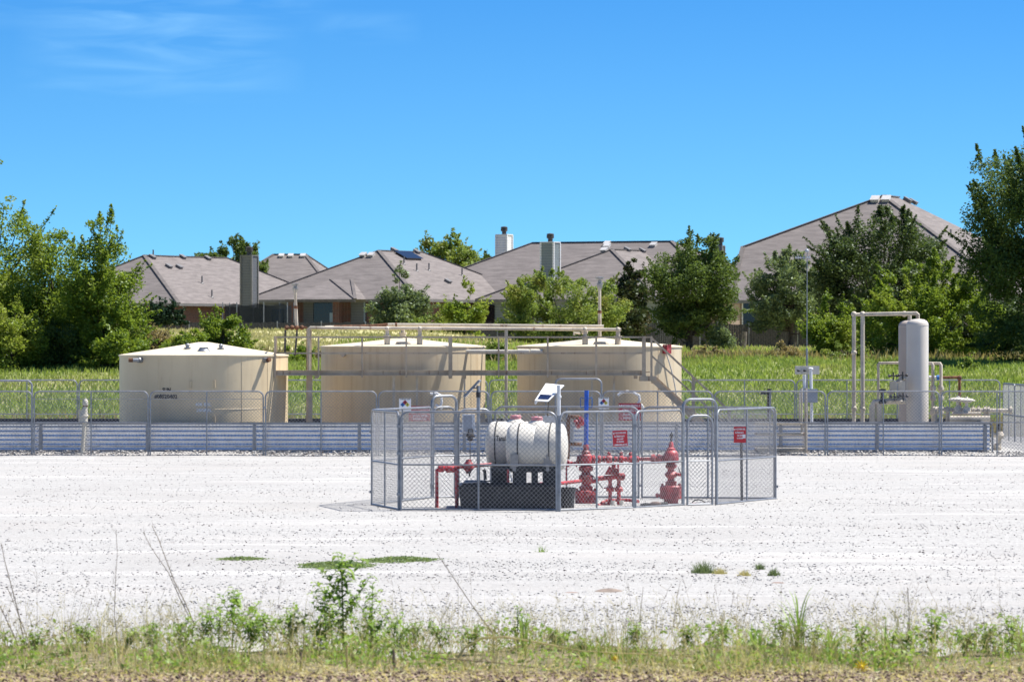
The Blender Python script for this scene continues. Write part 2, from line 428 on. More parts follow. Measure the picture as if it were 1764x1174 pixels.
def gravel_mat():
    m, nt, ns, ls = newmat("white_gravel")
    out = N(ns, "ShaderNodeOutputMaterial"); b = N(ns, "ShaderNodeBsdfPrincipled"); ls.new(b.outputs[0], out.inputs[0])
    v = mapv(ns, ls)
    vo = N(ns, "ShaderNodeTexVoronoi"); vo.inputs['Scale'].default_value = 22; ls.new(v, vo.inputs['Vector'])
    sx = N(ns, "ShaderNodeSeparateColor"); ls.new(vo.outputs['Color'], sx.inputs[0])
    c = mixc(ns, ls, rampf(ns, ls, sx.outputs[0], 0.0, 1.0), (0.305, 0.297, 0.280), (0.425, 0.415, 0.392))
    an = noise(ns, ls, mapv(ns, ls, (24, 7, 1)), 1.0, 4, 0.8)
    c = mixc(ns, ls, rampf(ns, ls, an, 0.56, 0.72, 0, 0.32), c, (0.24, 0.225, 0.21))
    # sparse dark chips
    gate = rampf(ns, ls, sx.outputs[1], 0.91, 0.93)
    patch = rampf(ns, ls, noise(ns, ls, mapv(ns, ls, (.5, 1, 1)), 0.5, 6, .7), 0.35, 0.65, 0.15, 1.0)
    mm = N(ns, "ShaderNodeMath", operation='MULTIPLY'); ls.new(gate, mm.inputs[0]); ls.new(patch, mm.inputs[1])
    c = mixc(ns, ls, mm.outputs[0], c, (0.20, 0.18, 0.165))
    nd = noise(ns, ls, mapv(ns, ls, (0.16, 0.10, 1)), 1.0, 6, 0.65)
    c = mixc(ns, ls, rampf(ns, ls, nd, 0.48, 0.66, 0, 0.55), c, (0.315, 0.30, 0.28))
    # faint wheel-track tints
    n2 = noise(ns, ls, mapv(ns, ls, (0.05, 0.35, 1)), 1.0, 4)
    c = mixc(ns, ls, rampf(ns, ls, n2, 0.52, 0.70, 0, 0.5), c, (0.41, 0.385, 0.355))
    n4 = noise(ns, ls, mapv(ns, ls, (0.10, 0.5, 1)), 1.3, 4)
    c = mixc(ns, ls, rampf(ns, ls, n4, 0.56, 0.7, 0, 0.45), c, (0.58, 0.56, 0.53))
    ls.new(c, b.inputs['Base Color']); b.inputs['Roughness'].default_value = 0.95
    h = N(ns, "ShaderNodeMath", operation='ADD'); ls.new(vo.outputs['Distance'], h.inputs[0]); ls.new(noise(ns, ls, v, 60, 2), h.inputs[1])
    ls.new(bumpn(ns, ls, h.outputs[0], 0.5, 0.02), b.inputs['Normal'])
    return m
M_gravel = gravel_mat()

def ground_mat():
    m, nt, ns, ls = newmat("field_soil_and_grass")
    out = N(ns, "ShaderNodeOutputMaterial"); b = N(ns, "ShaderNodeBsdfPrincipled"); ls.new(b.outputs[0], out.inputs[0])
    v = mapv(ns, ls)
    s = N(ns, "ShaderNodeSeparateXYZ"); ls.new(v, s.inputs[0])
    g = mixc(ns, ls, rampf(ns, ls, noise(ns, ls, v, 1.1, 5, 0.7), 0.3, 0.7), (0.11, 0.14, 0.035), (0.25, 0.27, 0.09))
    g = mixc(ns, ls, rampf(ns, ls, noise(ns, ls, v, 0.25, 4), 0.45, 0.7, 0, 0.6), g, (0.30, 0.27, 0.13))
    pale = mixc(ns, ls, rampf(ns, ls, noise(ns, ls, mapv(ns, ls, (0.4, 0.15, 1)), 0.9, 6), 0.3, 0.7), (0.32, 0.31, 0.12), (0.52, 0.46, 0.23))
    c = mixc(ns, ls, rampf(ns, ls, s.outputs[1], 196, 208), g, pale)
    dirt = mixc(ns, ls, rampf(ns, ls, noise(ns, ls, mapv(ns, ls, (1, .35, 1)), 7, 6, 0.75), 0.40, 0.62), (0.10, 0.065, 0.045), (0.40, 0.30, 0.22))
    c = mixc(ns, ls, rampf(ns, ls, s.outputs[1], 45.2, 45.9), dirt, mixc(ns, ls, rampf(ns, ls, s.outputs[1], 52, 60), mixc(ns, ls, rampf(ns, ls, noise(ns, ls, v, 5, 5, 0.7), 0.4, 0.6), (0.06, 0.055, 0.025), (0.27, 0.22, 0.125)), c))  # verge soil mix darkened, shade under the plants put into its colour
    ls.new(c, b.inputs['Base Color']); b.inputs['Roughness'].default_value = 0.95
    ls.new(bumpn(ns, ls, noise(ns, ls, v, 12, 4), 0.6, 0.05), b.inputs['Normal'])
    return m
M_ground = ground_mat()

# ------------------------------------------------------------------ terrain
def sstep(a, b, t):
    t = np.clip((t - a) / (b - a), 0, 1); return t * t * (3 - 2 * t)
def H(x, y):
    x = np.asarray(x, dtype=float); y = np.asarray(y, dtype=float)
    rt = sstep(-10, 8, x)
    yl = np.array([-200, 43, 150, 155, 162, 170, 178, 186, 200, 240, 285, 318, 345, 460, 3000])
    zl = np.array([0.0, 0.0, 0.05, 0.45, 1.05, 1.70, 2.25, 2.48, 2.68, 3.35, 4.05, 3.0, 3.1, 2.6, -10])
    zr = np.array([0.0, 0.0, 0.05, 0.45, 1.05, 1.70, 2.25, 2.48, 2.68, 2.78, 2.93, 2.9, 3.1, 2.6, -10])
    z = np.interp(y, yl, zl) * (1 - rt) + np.interp(y, yl, zr) * rt
    z = z + 0.04 * np.sin(x * 0.9 + y * 0.37) * sstep(152, 160, y) + 0.05 * np.sin(x * 0.31 - y * 0.21) * sstep(152, 160, y)
    return z
def Hs(x, y): return float(H(x, y))

ys = np.concatenate([np.linspace(-60, 150, 22), np.linspace(151, 330, 120), np.linspace(335, 500, 25), np.geomspace(520, 3000, 16)])
xs = np.concatenate([-np.geomspace(1500, 45, 14), np.linspace(-40, 40, 81), np.geomspace(45, 1500, 14)])
gx, gy = np.meshgrid(xs, ys); gz = H(gx, gy)
V = np.stack([gx.ravel(), gy.ravel(), gz.ravel()], 1)
nx_, ny_ = len(xs), len(ys)
ii, jj = np.meshgrid(np.arange(nx_ - 1), np.arange(ny_ - 1)); a = (jj * nx_ + ii).ravel()
Fq = np.stack([a, a + 1, a + 1 + nx_, a + nx_], 1)
g = npmesh("ground", V, Fq, M_ground); tag(g, kind='structure')
g.data.polygons.foreach_set('use_smooth', [True] * len(g.data.polygons))

def padH(x, y): return H(x, y) + 0.03 + 0.010 * np.sin(x * 1.3 + y * 0.4) * np.sin(y * 0.23) + 0.012 * np.sin(x * .35 - y * 0.15) + 0.10 * sstep(133.35, 133.75, y)
# gravel pad: ragged near edge against the verge, banked slightly against the containment wall
xs2 = np.linspace(-40, 40, 321); rows = []
edge = 48.7 + 0.7 * np.sin(xs2 * 0.9) + 0.5 * np.sin(xs2 * 2.7 + 1) + 0.3 * np.sin(xs2 * 7.1) + .3 * np.sin(xs2 * 13.3)
tt = np.concatenate([np.linspace(0, 0.2, 30), np.linspace(0.22, 1, 150)])
gx = np.repeat(xs2[None, :], len(tt), 0); gy = edge[None, :] * (1 - tt[:, None]) + 151.0 * tt[:, None]
gz = padH(gx, gy) - 0.05 * (tt[:, None] < 0.003) 
gz = np.where(gy > 100, np.maximum(gz, H(gx, gy) + 0.006), gz)
V = np.stack([gx.ravel(), gy.ravel(), gz.ravel()], 1); nx_, ny_ = len(xs2), len(tt)
ii, jj = np.meshgrid(np.arange(nx_ - 1), np.arange(ny_ - 1)); a = (jj * nx_ + ii).ravel()
pad = npmesh("gravel_pad", V, np.stack([a, a + 1, a + 1 + nx_, a + nx_], 1), M_gravel); tag(pad, kind='structure')
pad.data.polygons.foreach_set('use_smooth', [True] * len(pad.data.polygons))

# loose stones on the pad
def stones(n, y0, y1, s0, s1, mat, name, label, cat, zb=None):
    y = 1 / (1 / y0 + (1 / y1 - 1 / y0) * rng.random(n)); x = (rng.random(n) * 2 - 1) * (y * 0.112 + 1)
    s = s0 + (s1 - s0) * rng.random(n) ** 3
    if zb is None and n > 20000:
        dd = .5 + .5 * np.sin(x * .31 + 1.1 + .05 * y) * np.sin(y * .55 + x * .12) + .35 * np.sin(y * 1.7 + x * .23); kk = rng.random(n) < np.clip(dd, .12, 1); x, y, s = x[kk], y[kk], s[kk]; n = len(x)
    base = np.array([(1,0,0),(-1,0,0),(0,1,0),(0,-1,0),(0,0,1),(0,0,-1)], float)
    fc = np.array([(0,2,4),(2,1,4),(1,3,4),(3,0,4),(2,0,5),(1,2,5),(3,1,5),(0,3,5)])
    V = base[None] * (0.6 + 0.8 * rng.random((n, 6, 1))) * s[:, None, None] * np.array([1, 1, 0.6])
    ang = rng.random(n) * 6.28; ca, sa = np.cos(ang)[:, None], np.sin(ang)[:, None]
    Vx = V[..., 0] * ca - V[..., 1] * sa; Vy = V[..., 0] * sa + V[..., 1] * ca
    V = np.stack([Vx + x[:, None], Vy + y[:, None], V[..., 2] + s[:, None] * 0.25 + (padH(x, y) if zb is None else np.full(n, zb - 0.012))[:, None]], 2).reshape(-1, 3)
    Fc = (fc[None] + (np.arange(n) * 6)[:, None, None]).reshape(-1, 3)
    o = npmesh(name, V, Fc, mat); tag(o, label, cat, kind='stuff'); return o
def stone_mat(name, a, b, dark, thr=0.7):
    m, nt, ns, ls = newmat(name); out = N(ns, "ShaderNodeOutputMaterial"); b_ = N(ns, "ShaderNodeBsdfPrincipled"); ls.new(b_.outputs[0], out.inputs[0])
    g_ = N(ns, "ShaderNodeNewGeometry"); c = mixc(ns, ls, g_.outputs['Random Per Island'], a, b)
    c = mixc(ns, ls, rampf(ns, ls, g_.outputs['Random Per Island'], thr, thr + 0.02), c, dark)
    ls.new(c, b_.inputs['Base Color']); b_.inputs['Roughness'].default_value = 0.9; return m
M_st = stone_mat("loose_stones", (0.30, 0.285, 0.27), (0.46, 0.445, 0.425), (0.13, 0.11, 0.10), 0.84)
stones(76000, 50.5, 132, 0.005, 0.022, M_st, "loose_gravel", "loose stones and dark chips scattered over the white gravel pad", "gravel")
M_st2 = stone_mat("bank_stones", (0.33, 0.31, 0.29), (0.55, 0.53, 0.50), (0.15, 0.13, 0.12), 0.8)
nb = 5200
o = stones(nb, 133.0, 133.8, 0.02, 0.055, M_st2, "gravel_bank", "coarser grey gravel banked along the foot of the corrugated wall", "gravel")

# ------------------------------------------------------------------ leaves
def leaf_quads(C, size, up=0.3, asp=0.5, fold=True):
    n = len(C)
    d = rng.normal(size=(n, 3)); d /= np.linalg.norm(d, axis=1)[:, None]
    nrm = rng.normal(size=(n, 3)); nrm[:, 2] = np.abs(nrm[:, 2]) + up; nrm /= np.linalg.norm(nrm, axis=1)[:, None]
    d = d - nrm * (d * nrm).sum(1)[:, None]; d /= np.linalg.norm(d, axis=1)[:, None] + 1e-9
    e = np.cross(nrm, d)
    L = (size * (0.6 + 0.8 * rng.random(n)))[:, None]
    a = C - d * L * 0.5; b = C + d * L * 0.5; c1 = C + e * L * asp * 0.5; c2 = C - e * L * asp * 0.5
    V = np.stack([a, c1, b, c2], 1).reshape(-1, 3)
    return V, np.arange(4 * n).reshape(-1, 4)

def tree(name, label, cat, px, D, ytop, ybot, hw, mat, n=9000, leaf=0.14, prof=None, seed=1, ncl=60, rc=0.16, shoots=30,
         trunk=0.12, trunk_h=None, group=None, lean=0.0, base_px=None, asp=0.55, bark=None):
    global rng
    rng = np.random.default_rng(seed)
    x0 = X(base_px if base_px is not None else px, D); xc = X(px, D); zb = Hs(x0, D)
    zt = Z(ytop, D); z0 = Z(ybot, D); Hh = zt - z0; w = hw / F * D
    leaf *= .82; n = int(n * 1.5); w *= 1.08
    prof = prof or [(0, 0.55), (0.15, 0.85), (0.4, 1.0), (0.7, 0.8), (0.9, 0.45), (1.0, 0.12)]
    pz = [p[0] for p in prof]; pr = [p[1] for p in prof]
    t = rng.random(ncl * 6); rr = np.interp(t, pz, pr)
    keep = rng.random(ncl * 6) < (rr ** 1.3); t = t[keep][:ncl]; rr = rr[keep][:ncl]; m = len(t)
    ang = rng.random(m) * 2 * math.pi; rad = rr * w * (rng.random(m) ** 0.42) * 0.92
    cc = np.stack([xc + rad * np.cos(ang) + lean * t * Hh, D + rad * np.sin(ang) * 0.9, z0 + t * Hh * 0.96 + Hh * 0.02], 1)
    rcl = rc * Hh * (0.55 + 0.8 * rng.random(m)) * np.clip(rr, 0.4, 1)
    w8 = rcl ** 1.7; w8 /= w8.sum(); idx = rng.choice(m, n, p=w8)
    dv = rng.normal(size=(n, 3)); dv /= np.linalg.norm(dv, axis=1)[:, None]
    dv *= (rng.random(n) ** 0.45)[:, None]; dv[:, 2] *= 0.75
    C = cc[idx] + dv * rcl[idx][:, None]
    # shoots that break the outline
    S = []; tw = MB()
    for k in range(shoots):
        i = rng.integers(m); p = Vector(cc[i]); out = Vector((cc[i][0] - xc, cc[i][1] - D, (cc[i][2] - z0 - Hh * 0.4))); 
        if out.length < 1e-3: continue
        out.normalize(); out = (out + Vector((0, 0, 0.7)) + Vector(rng.normal(size=3) * 0.25)).normalized()
        ln = rcl[i] * (1.1 + 0.9 * rng.random()) + 0.1 * rng.random() * Hh * 0.5
        q = p + out * ln
        tw.tube(p, q, 0.012 * Hh / 6, 3, 0.004, caps=False)
        kk = max(8, int(n * 0.0022)); u = 0.25 + 0.75 * rng.random(kk)
        pp = np.array(p)[None] + np.array(out)[None] * (u * ln)[:, None] + rng.normal(size=(kk, 3)) * (leaf * 0.75) * (1.15 - u)[:, None]
        S.append(pp)
    if S: C = np.concatenate([C] + S)
    V, Fc = leaf_quads(C, leaf, asp=asp)
    root = thing(name, label, cat, (x0, D, zb), group)
    cr = npmesh("crown", V, Fc, mat, (x0, D, zb)); cr.parent = root
    th = (trunk_h if trunk_h is not None else 0.5) * Hh
    top = Vector((xc + lean * 0.5 * Hh, D, z0 + th)); base = Vector((x0, D, zb - 0.1))
    tr = MB(); mid = (base + top) / 2 + Vector((rng.normal() * 0.06 * Hh * 0.3 * (trunk > .09), 0, 0))
    tr.path([base, base.lerp(mid, 0.3), mid, top], trunk, 8, [trunk * 1.35, trunk, trunk * 0.8, trunk * 0.4])
    for i in rng.choice(m, min(m, 26), replace=False):
        u = rng.random() * 0.75 + 0.2; s = base.lerp(mid, u * 2) if u < 0.5 else mid.lerp(top, u * 2 - 1)
        e = Vector(cc[i]); k = (s + e) / 2 + Vector((0, 0, -0.05 * Hh))
        if e.z < s.z: s = base.lerp(top, max(0.05, (e.z - base.z) / max(0.1, (top.z - base.z)) * 0.7))
        tr.path([s, (s + e) / 2 + Vector((0, 0, -0.03 * Hh)), e], trunk * 0.3, 5, [trunk * 0.38, trunk * 0.22, trunk * 0.07])
    tr.v += [(v[0], v[1], v[2]) for v in []]
    b0 = len(tr.v); tr.v += tw.v; tr.f += [tuple(b0 + q for q in f) for f in tw.f]
    part("trunk", tr, bark or M_bark, root)
    return root

def blades(name, label, cat, X0, Y0, h, w, mat, kind='stuff', bend=0.3, zf=None, org=(0, 0, 0)):
    """grass blades: one folded quad+tip each"""
    n = len(X0); z = H(X0, Y0) if zf is None else zf
    a = rng.random(n) * 2 * math.pi; da = np.stack([np.cos(a), np.sin(a)], 1)
    b = rng.random(n) * 2 * math.pi; bd = np.stack([np.cos(b), np.sin(b)], 1) * (bend * h * rng.random(n))[:, None]
    p0 = np.stack([X0 - da[:, 0] * w, Y0 - da[:, 1] * w, z - 0.02], 1); p1 = np.stack([X0 + da[:, 0] * w, Y0 + da[:, 1] * w, z - 0.02], 1)
    m0 = np.stack([X0 - da[:, 0] * w * .8 + bd[:, 0] * .35, Y0 - da[:, 1] * w * .8 + bd[:, 1] * .35, z + h * 0.55], 1)
    m1 = np.stack([X0 + da[:, 0] * w * .8 + bd[:, 0] * .35, Y0 + da[:, 1] * w * .8 + bd[:, 1] * .35, z + h * 0.55], 1)
    t0 = np.stack([X0 - da[:, 0] * w * .1 + bd[:, 0], Y0 - da[:, 1] * w * .1 + bd[:, 1], z + h], 1)
    t1 = np.stack([X0 + da[:, 0] * w * .1 + bd[:, 0], Y0 + da[:, 1] * w * .1 + bd[:, 1], z + h], 1)
    V = np.stack([p0, p1, m1, m0, t1, t0], 1).reshape(-1, 3)
    i0 = np.arange(n) * 6
    Fc = np.concatenate([np.stack([i0, i0 + 1, i0 + 2, i0 + 3], 1), np.stack([i0 + 3, i0 + 2, i0 + 4, i0 + 5], 1)])
    o = npmesh(name, V, Fc, mat, org); o.location = org
    tag(o, label, cat, kind=kind); return o

def wedge(n, y0, y1, pad=2.0):
    y = y0 + (y1 - y0) * rng.random(n); x = (rng.random(n) * 2 - 1) * (y * 0.1075 + pad); return x, y
exec_parts = []
# ------------------------------------------------------------------ text helper
def text_mesh(txt, size, bold=0.0):
    cu = bpy.data.curves.new("t", 'FONT'); cu.body = txt; cu.size = size; cu.align_x = 'CENTER'; cu.align_y = 'CENTER'
    cu.offset = bold; cu.resolution_u = 2
    ob = bpy.data.objects.new("t", cu); COL.objects.link(ob)
    bpy.context.view_layer.update()
    me = bpy.data.meshes.new_from_object(ob.evaluated_get(bpy.context.evaluated_depsgraph_get()))
    vs = [v.co.copy() for v in me.vertices]; fs = [tuple(p.vertices) for p in me.polygons]
    bpy.data.objects.remove(ob); bpy.data.meshes.remove(me); bpy.data.curves.remove(cu)
    return vs, fs
def add_text(mb, txt, size, mapf, bold=0.0, width=None):
    vs, fs = text_mesh(txt, size, bold)
    sx = 1.0
    if width:
        xsx = [v.x for v in vs]; sx = width / (max(xsx) - min(xsx))
    mb.add([mapf(v.x * sx, v.y) for v in vs], fs)

# ------------------------------------------------------------------ storage tanks
def storage_tank(px, D, rad, ytop, yapex, mat, label, seams=(), seed=0):
    cx = X(px, D); zt = Z(ytop, D); za = Z(yapex, D); zb = 0.06
    root = thing("storage_tank", label, "storage tank", (cx, D, zb), "squat steel oil storage tanks")
    sh = MB(); prof = [(rad, zb), (rad, zb + 0.9), (rad, zb + 1.8), (rad, zt - 0.02)]
    sh.lathe((cx, D, 0), prof, 96); part("shell", sh, mat, root)
    rf = MB(); rf.lathe((cx, D, 0), [(rad + 0.025, zt - 0.035), (rad + 0.025, zt), (rad * 0.97, zt + 0.02), (rad * 0.5, zt + (za - zt) * 0.52), (0.15, za), (0.001, za)], 96)
    part("roof", rf, M_troof, root)
    for a in seams:
        t = R(a); p = Vector((cx + math.sin(t) * (rad + 0.004), D - math.cos(t) * (rad + 0.004), 0))
        s = MB(); s.tube(p + Vector((0, 0, zb)), p + Vector((0, 0, zt - 0.04)), 0.0035, 5); part("weld_seam", s, mat, root)
    hs = MB(); hs.ring((cx, D, zb + 1.28), rad + 0.002, 0.006, n=96, k=5); part("weld_seam", hs, mat, root)
    def on(pxx, py, out=0.0):        # point on the front of the shell
        dx = X(pxx, D - rad * 0.8) - cx; th = math.asin(max(-1, min(1, dx / rad)))
        return Vector((cx + math.sin(th) * (rad + out), D - math.cos(th) * (rad + out), Z(py, D - rad * math.cos(th)))), th
    return root, on, cx, zt, za

tank_a, onA, cxa, zta, zaa = storage_tank(351, 136.85, 2.37, 611, 589, M_tank, "cream steel storage tank at the left with SUN and white numbers stencilled on it", seams=(-28, 30, 52))
tank_b, onB, cxb, ztb, zab = storage_tank(694.5, 139.3, 2.355, 596, 582, M_tank2, "beige steel storage tank in the middle behind the catwalk, streaked with rust", seams=(-8, 56))
tank_c, onC, cxc, ztc, zac = storage_tank(1032.5, 139.3, 2.355, 596, 582, M_tank2, "beige steel storage tank at the right beside the catwalk stairs", seams=(6, 44))

# stencils on the left tank
def stencil(txt, px, py, size, mat, bold=0.0, width=None):
    p, th = onA(px, py, 0.006); mb = MB(); rad = 2.37
    def mp(x, y):
        t = th + x / rad; return (cxa + math.sin(t) * (rad + 0.007), 136.85 - math.cos(t) * (rad + 0.007), p.z + y)
    add_text(mb, txt, size, mp, bold, width); part("stencil_lettering", mb, mat, tank_a, smooth=False)
M_stblack = paint("stencil_black", (0.03, 0.03, 0.035), 0.6, var=0.2)
M_stwhite = paint("stencil_white", (0.72, 0.74, 0.76), 0.6, var=0.08)
stencil("SUN", 288.5, 671.5, 0.15, M_stblack, 0.006, 0.26)
stencil("#08520402", 286.5, 683, 0.15, M_stblack, 0.006, 0.72)
stencil("408 BBL", 352, 696.5, 0.12, M_stwhite, 0.003, 0.46)
stencil("280", 346.5, 706.5, 0.12, M_stwhite, 0.003, 0.21)
stencil("BBL.", 361, 706.5, 0.12, M_stwhite, 0.003, 0.25)
# fittings
def roof_nozzle(root, px, py_top, D, zbase, mat=M_beige, r=0.06, label=None):
    x = X(px, D); zt = Z(py_top, D); mb = MB()
    mb.tube((x, D, zbase - 0.12), (x, D, zbase + (zt - zbase) * 0.45), r * 1.5, 10)
    mb.tube((x, D, zbase + (zt - zbase) * 0.45), (x, D, zt), r, 10)
    mb.lathe((x, D, zbase + (zt - zbase) * 0.5), [(r * 1.9, -0.02), (r * 1.9, 0.02)], 10)
    mb.lathe((x, D, zt), [(r * 1.3, -0.04), (r * 1.3, 0.0), (r * 0.6, 0.03)], 10)
    part("roof_nozzle", mb, mat, root, label)
roof_nozzle(tank_a, 323, 593, 135.6, Z(605, 135.6), M_galv, 0.05)
roof_nozzle(tank_a, 380.5, 594, 135.6, Z(606, 135.6), M_galv, 0.05)
h = MB(); c = P(351, 606, 135.2); h.lathe(c, [(0.20, -0.1), (0.20, 0.02), (0.15, 0.06), (0.14, 0.09), (0.03, 0.1)], 16); h.box(c.x - 0.12, c.x + 0.12, c.y - 0.02, c.y + 0.02, c.z + 0.08, c.z + 0.13)
part("roof_hatch", h, M_galv, tank_a)
for px, col in ((243, -1), (454, 1)):
    p, th = onA(px, 620 if col < 0 else 620, -0.03); d = Vector((math.sin(th), -math.cos(th), 0))
    mb = MB(); q = p + d * 0.16; mb.tube(p, q, 0.075, 12); 
    if col < 0: q2 = q + Vector((-0.14, -0.02, 0)); mb.path([p, q, q2], 0.055, 10)
    part("side_nozzle", mb, M_galv, tank_a)
    mb = MB()
    if col < 0: mb.tube(q2, q2 + Vector((-0.12, 0, 0)), 0.06, 10)
    else: mb.tube(q, q + d * 0.09 + Vector((0, 0, 0.02)), 0.062, 10)
    part("nozzle_cap", mb, M_rust, tank_a)
for px, y0, y1 in ((331, 657, 667), (371, 655, 667), (331, 718, 727), (371, 717, 727)):
    p, th = onA(px, (y0 + y1) / 2, 0.0); mb = MB(); hgt = (y1 - y0) / 61.4
    mb.path([p + Vector((0, 0.02, hgt / 2)), p + Vector((math.sin(th) * .07, -0.07, hgt / 2)), p + Vector((math.sin(th) * .07, -0.07, -hgt / 2)), p + Vector((0, 0.02, -hgt / 2))], 0.018, 6)
    part("lug", mb, M_tank, tank_a)
p, th = onB(592, 611, -0.02); mb = MB(); mb.tube(p, p + Vector((-0.05, -0.12, 0)), 0.06, 12); part("side_nozzle", mb, M_beige, tank_b)
for root, px0, D in ((tank_b, 694, 137.0), (tank_c, 1036, 137.0)):
    c = Vector((X(px0, D), D + 0.55, Z(597, D))); mb = MB()
    mb.lathe(c, [(0.24, -0.10), (0.24, 0.03), (0.30, 0.035), (0.30, 0.07), (0.22, 0.08), (0.2, 0.14), (0.02, 0.16)], 18)
    part("gauge_hatch", mb, M_beige, root)
roof_nozzle(tank_b, 667, 564, 137.4, Z(592, 137.4), M_beige, 0.055)
roof_nozzle(tank_b, 723, 567, 137.4, Z(592, 137.4), M_beige, 0.055)
roof_nozzle(tank_b, 694, 563, 139.2, Z(583, 139.2), M_beige, 0.06)
roof_nozzle(tank_c, 1008, 567, 137.4, Z(592, 137.4), M_beige, 0.055)
roof_nozzle(tank_c, 1064.5, 567, 137.4, Z(592, 137.4), M_beige, 0.06)
# red box on the right tank with its grey cable
bx = thing("alarm_box", "small red box fixed high on the right tank with a grey cable hanging below", "electrical box", tuple(P(1145, 601, 137.9)))
mb = MB(); p, th = onC(1145, 601, 0.1); mb.obox(p, (0.2, 0.16, 0.26), Matrix.Rotation(th, 3, 'Z')); part("box_body", mb, M_red, bx)
mb = MB(); pts = []
for i in range(15):
    u = i / 14; px = 1146 + 20 * (u ** 0.9); py = 609 + 92 * u
    q, t = onC(min(px, 1170), py, 0.05 + 0.05 * math.sin(u * 3.1)); pts.append(q)
mb.path(pts, 0.016, 6); part("cable", mb, M_grey, bx)

# ------------------------------------------------------------------ catwalk
Dc = 135.75
cw = thing("tank_catwalk", "long rusty beige steel catwalk with handrails and stairs in front of the tanks", "catwalk", (X(790, Dc), Dc, 0.1))
zdk = Z(646.5, Dc); zch = Z(637.5, Dc); ztr = Z(580, Dc); zmr = Z(608, Dc)
mb = MB(); mb.box(X(473, Dc), X(1110, Dc), Dc - 0.03, Dc + 0.02, zdk, zch); mb.box(X(473, Dc), X(1110, Dc), Dc - 0.07, Dc - 0.032, zdk, zdk + 0.025); mb.box(X(473, Dc), X(1110, Dc), Dc - 0.07, Dc - 0.032, zch - 0.02, zch)
part("deck_channel", mb, M_steel, cw)
mb = MB()
for k in range(56):
    xx = X(474, Dc) + k * (X(1109, Dc) - X(474, Dc)) / 55; mb.box(xx, xx + 0.17, Dc + 0.025, Dc + 0.74, zch - 0.06, zch - 0.03)
mb.box(X(473, Dc), X(1110, Dc), Dc + 0.742, Dc + 0.78, zdk, zch); part("deck", mb, M_steel, cw)
def rail(y, r=0.024, x0=473, x1=1122):
    mb = MB(); mb.beam(P(x0, y, Dc - 0.05), P(x1, y, Dc - 0.05), 0.05, 0.045); return mb
part("handrail", rail(580.5), M_steel, cw); part("middle_rail", rail(608, x1=1110), M_steel, cw)
for px, w in ((474, .05), (549, .045), (624, .045), (700, .045), (776, .11), (859, .05), (943.5, .05), (1027, .06), (1109, .11), (1122, .06)):
    mb = MB(); x = X(px, Dc)
    mb.box(x - w / 2, x + w / 2, Dc - 0.135, Dc - 0.076, zdk - 0.05 if px < 1120 else Z(653, Dc), ztr + 0.02); part("post", mb, M_steel, cw)
mb = MB(); x = X(473, Dc); mb.beam((x, Dc, ztr), (x, Dc + 0.75, ztr), 0.045, 0.045); mb.beam((x, Dc, zmr), (x, Dc + 0.75, zmr), 0.04, 0.04); mb.box(x - .02, x + .03, Dc + .74, Dc + .79, zdk, ztr); part("end_rail", mb, M_steel, cw)
for y0_ in (Dc - 0.16, Dc + 0.70):
    mb = MB(); mb.box(X(1102, Dc), X(1131, Dc), y0_, y0_ + .07, Z(656, Dc), Z(647.5, Dc)); part("landing_bracket", mb, M_steel, cw)
for k in range(2):
    yo = Dc - 0.10 + 0.82 * k; dx = 0 if k == 0 else 6
    a = P(1124 + dx, 653, Dc); a.y = yo; slope = 122 / 132.0; L = (1262 - 1124)
    b = P(1262 + dx, 653 + L * slope, Dc); b.y = yo; b.z = max(b.z, 0.08)
    mb = MB(); mb.beam(a, b, 0.04, 0.15); part("stair_stringer", mb, M_steel, cw)
a = P(1124, 653, Dc); b = P(1262, 653 + 138 * 122 / 132.0, Dc)
for k in range(11):
    q = a.lerp(b, (k + 0.5) / 11); mb = MB(); mb.box(q.x - 0.12, q.x + 0.12, Dc - 0.075, Dc + 0.70, q.z - 0.015, q.z + 0.015); part("stair_tread", mb, M_steel, cw)
mb = MB(); mb.beam(P(1121, 580.5, Dc - 0.1), P(1257, 708, Dc - 0.1), 0.05, 0.055); part("stair_handrail", mb, M_steel, cw)
mb = MB(); mb.beam(P(1123, 613, Dc - 0.1), P(1247, 727, Dc - 0.1), 0.04, 0.05); part("stair_middle_rail", mb, M_steel, cw)
for px, y0, y1 in ((1194, 649, 720), (1256, 706, 775)):
    mb = MB(); x = X(px, Dc); mb.box(x - .045, x + .045, Dc - 0.175, Dc - 0.128, Z(y1, Dc), Z(y0, Dc)); part("post", mb, M_steel, cw)
for px, w in ((534, .11), (1020, .06), (1058, .06), (678, .07), (718, .06), (800, .05)):
    mb = MB(); x = X(px, Dc); mb.box(x - w / 2, x + w / 2, Dc + 0.25, Dc + 0.25 + w, 0.05, zch - 0.065 if px != 534 else zch - 0.065); part("support_leg", mb, M_beige if px != 534 else M_steel, cw)
for px in (545, 776, 800, 960, 1095):
    mb = MB(); x = X(px, Dc); mb.box(x - .05, x + .05, Dc + 0.0, Dc + 0.1, zdk - 0.09, zdk - 0.002); part("bracket", mb, M_steel, cw)

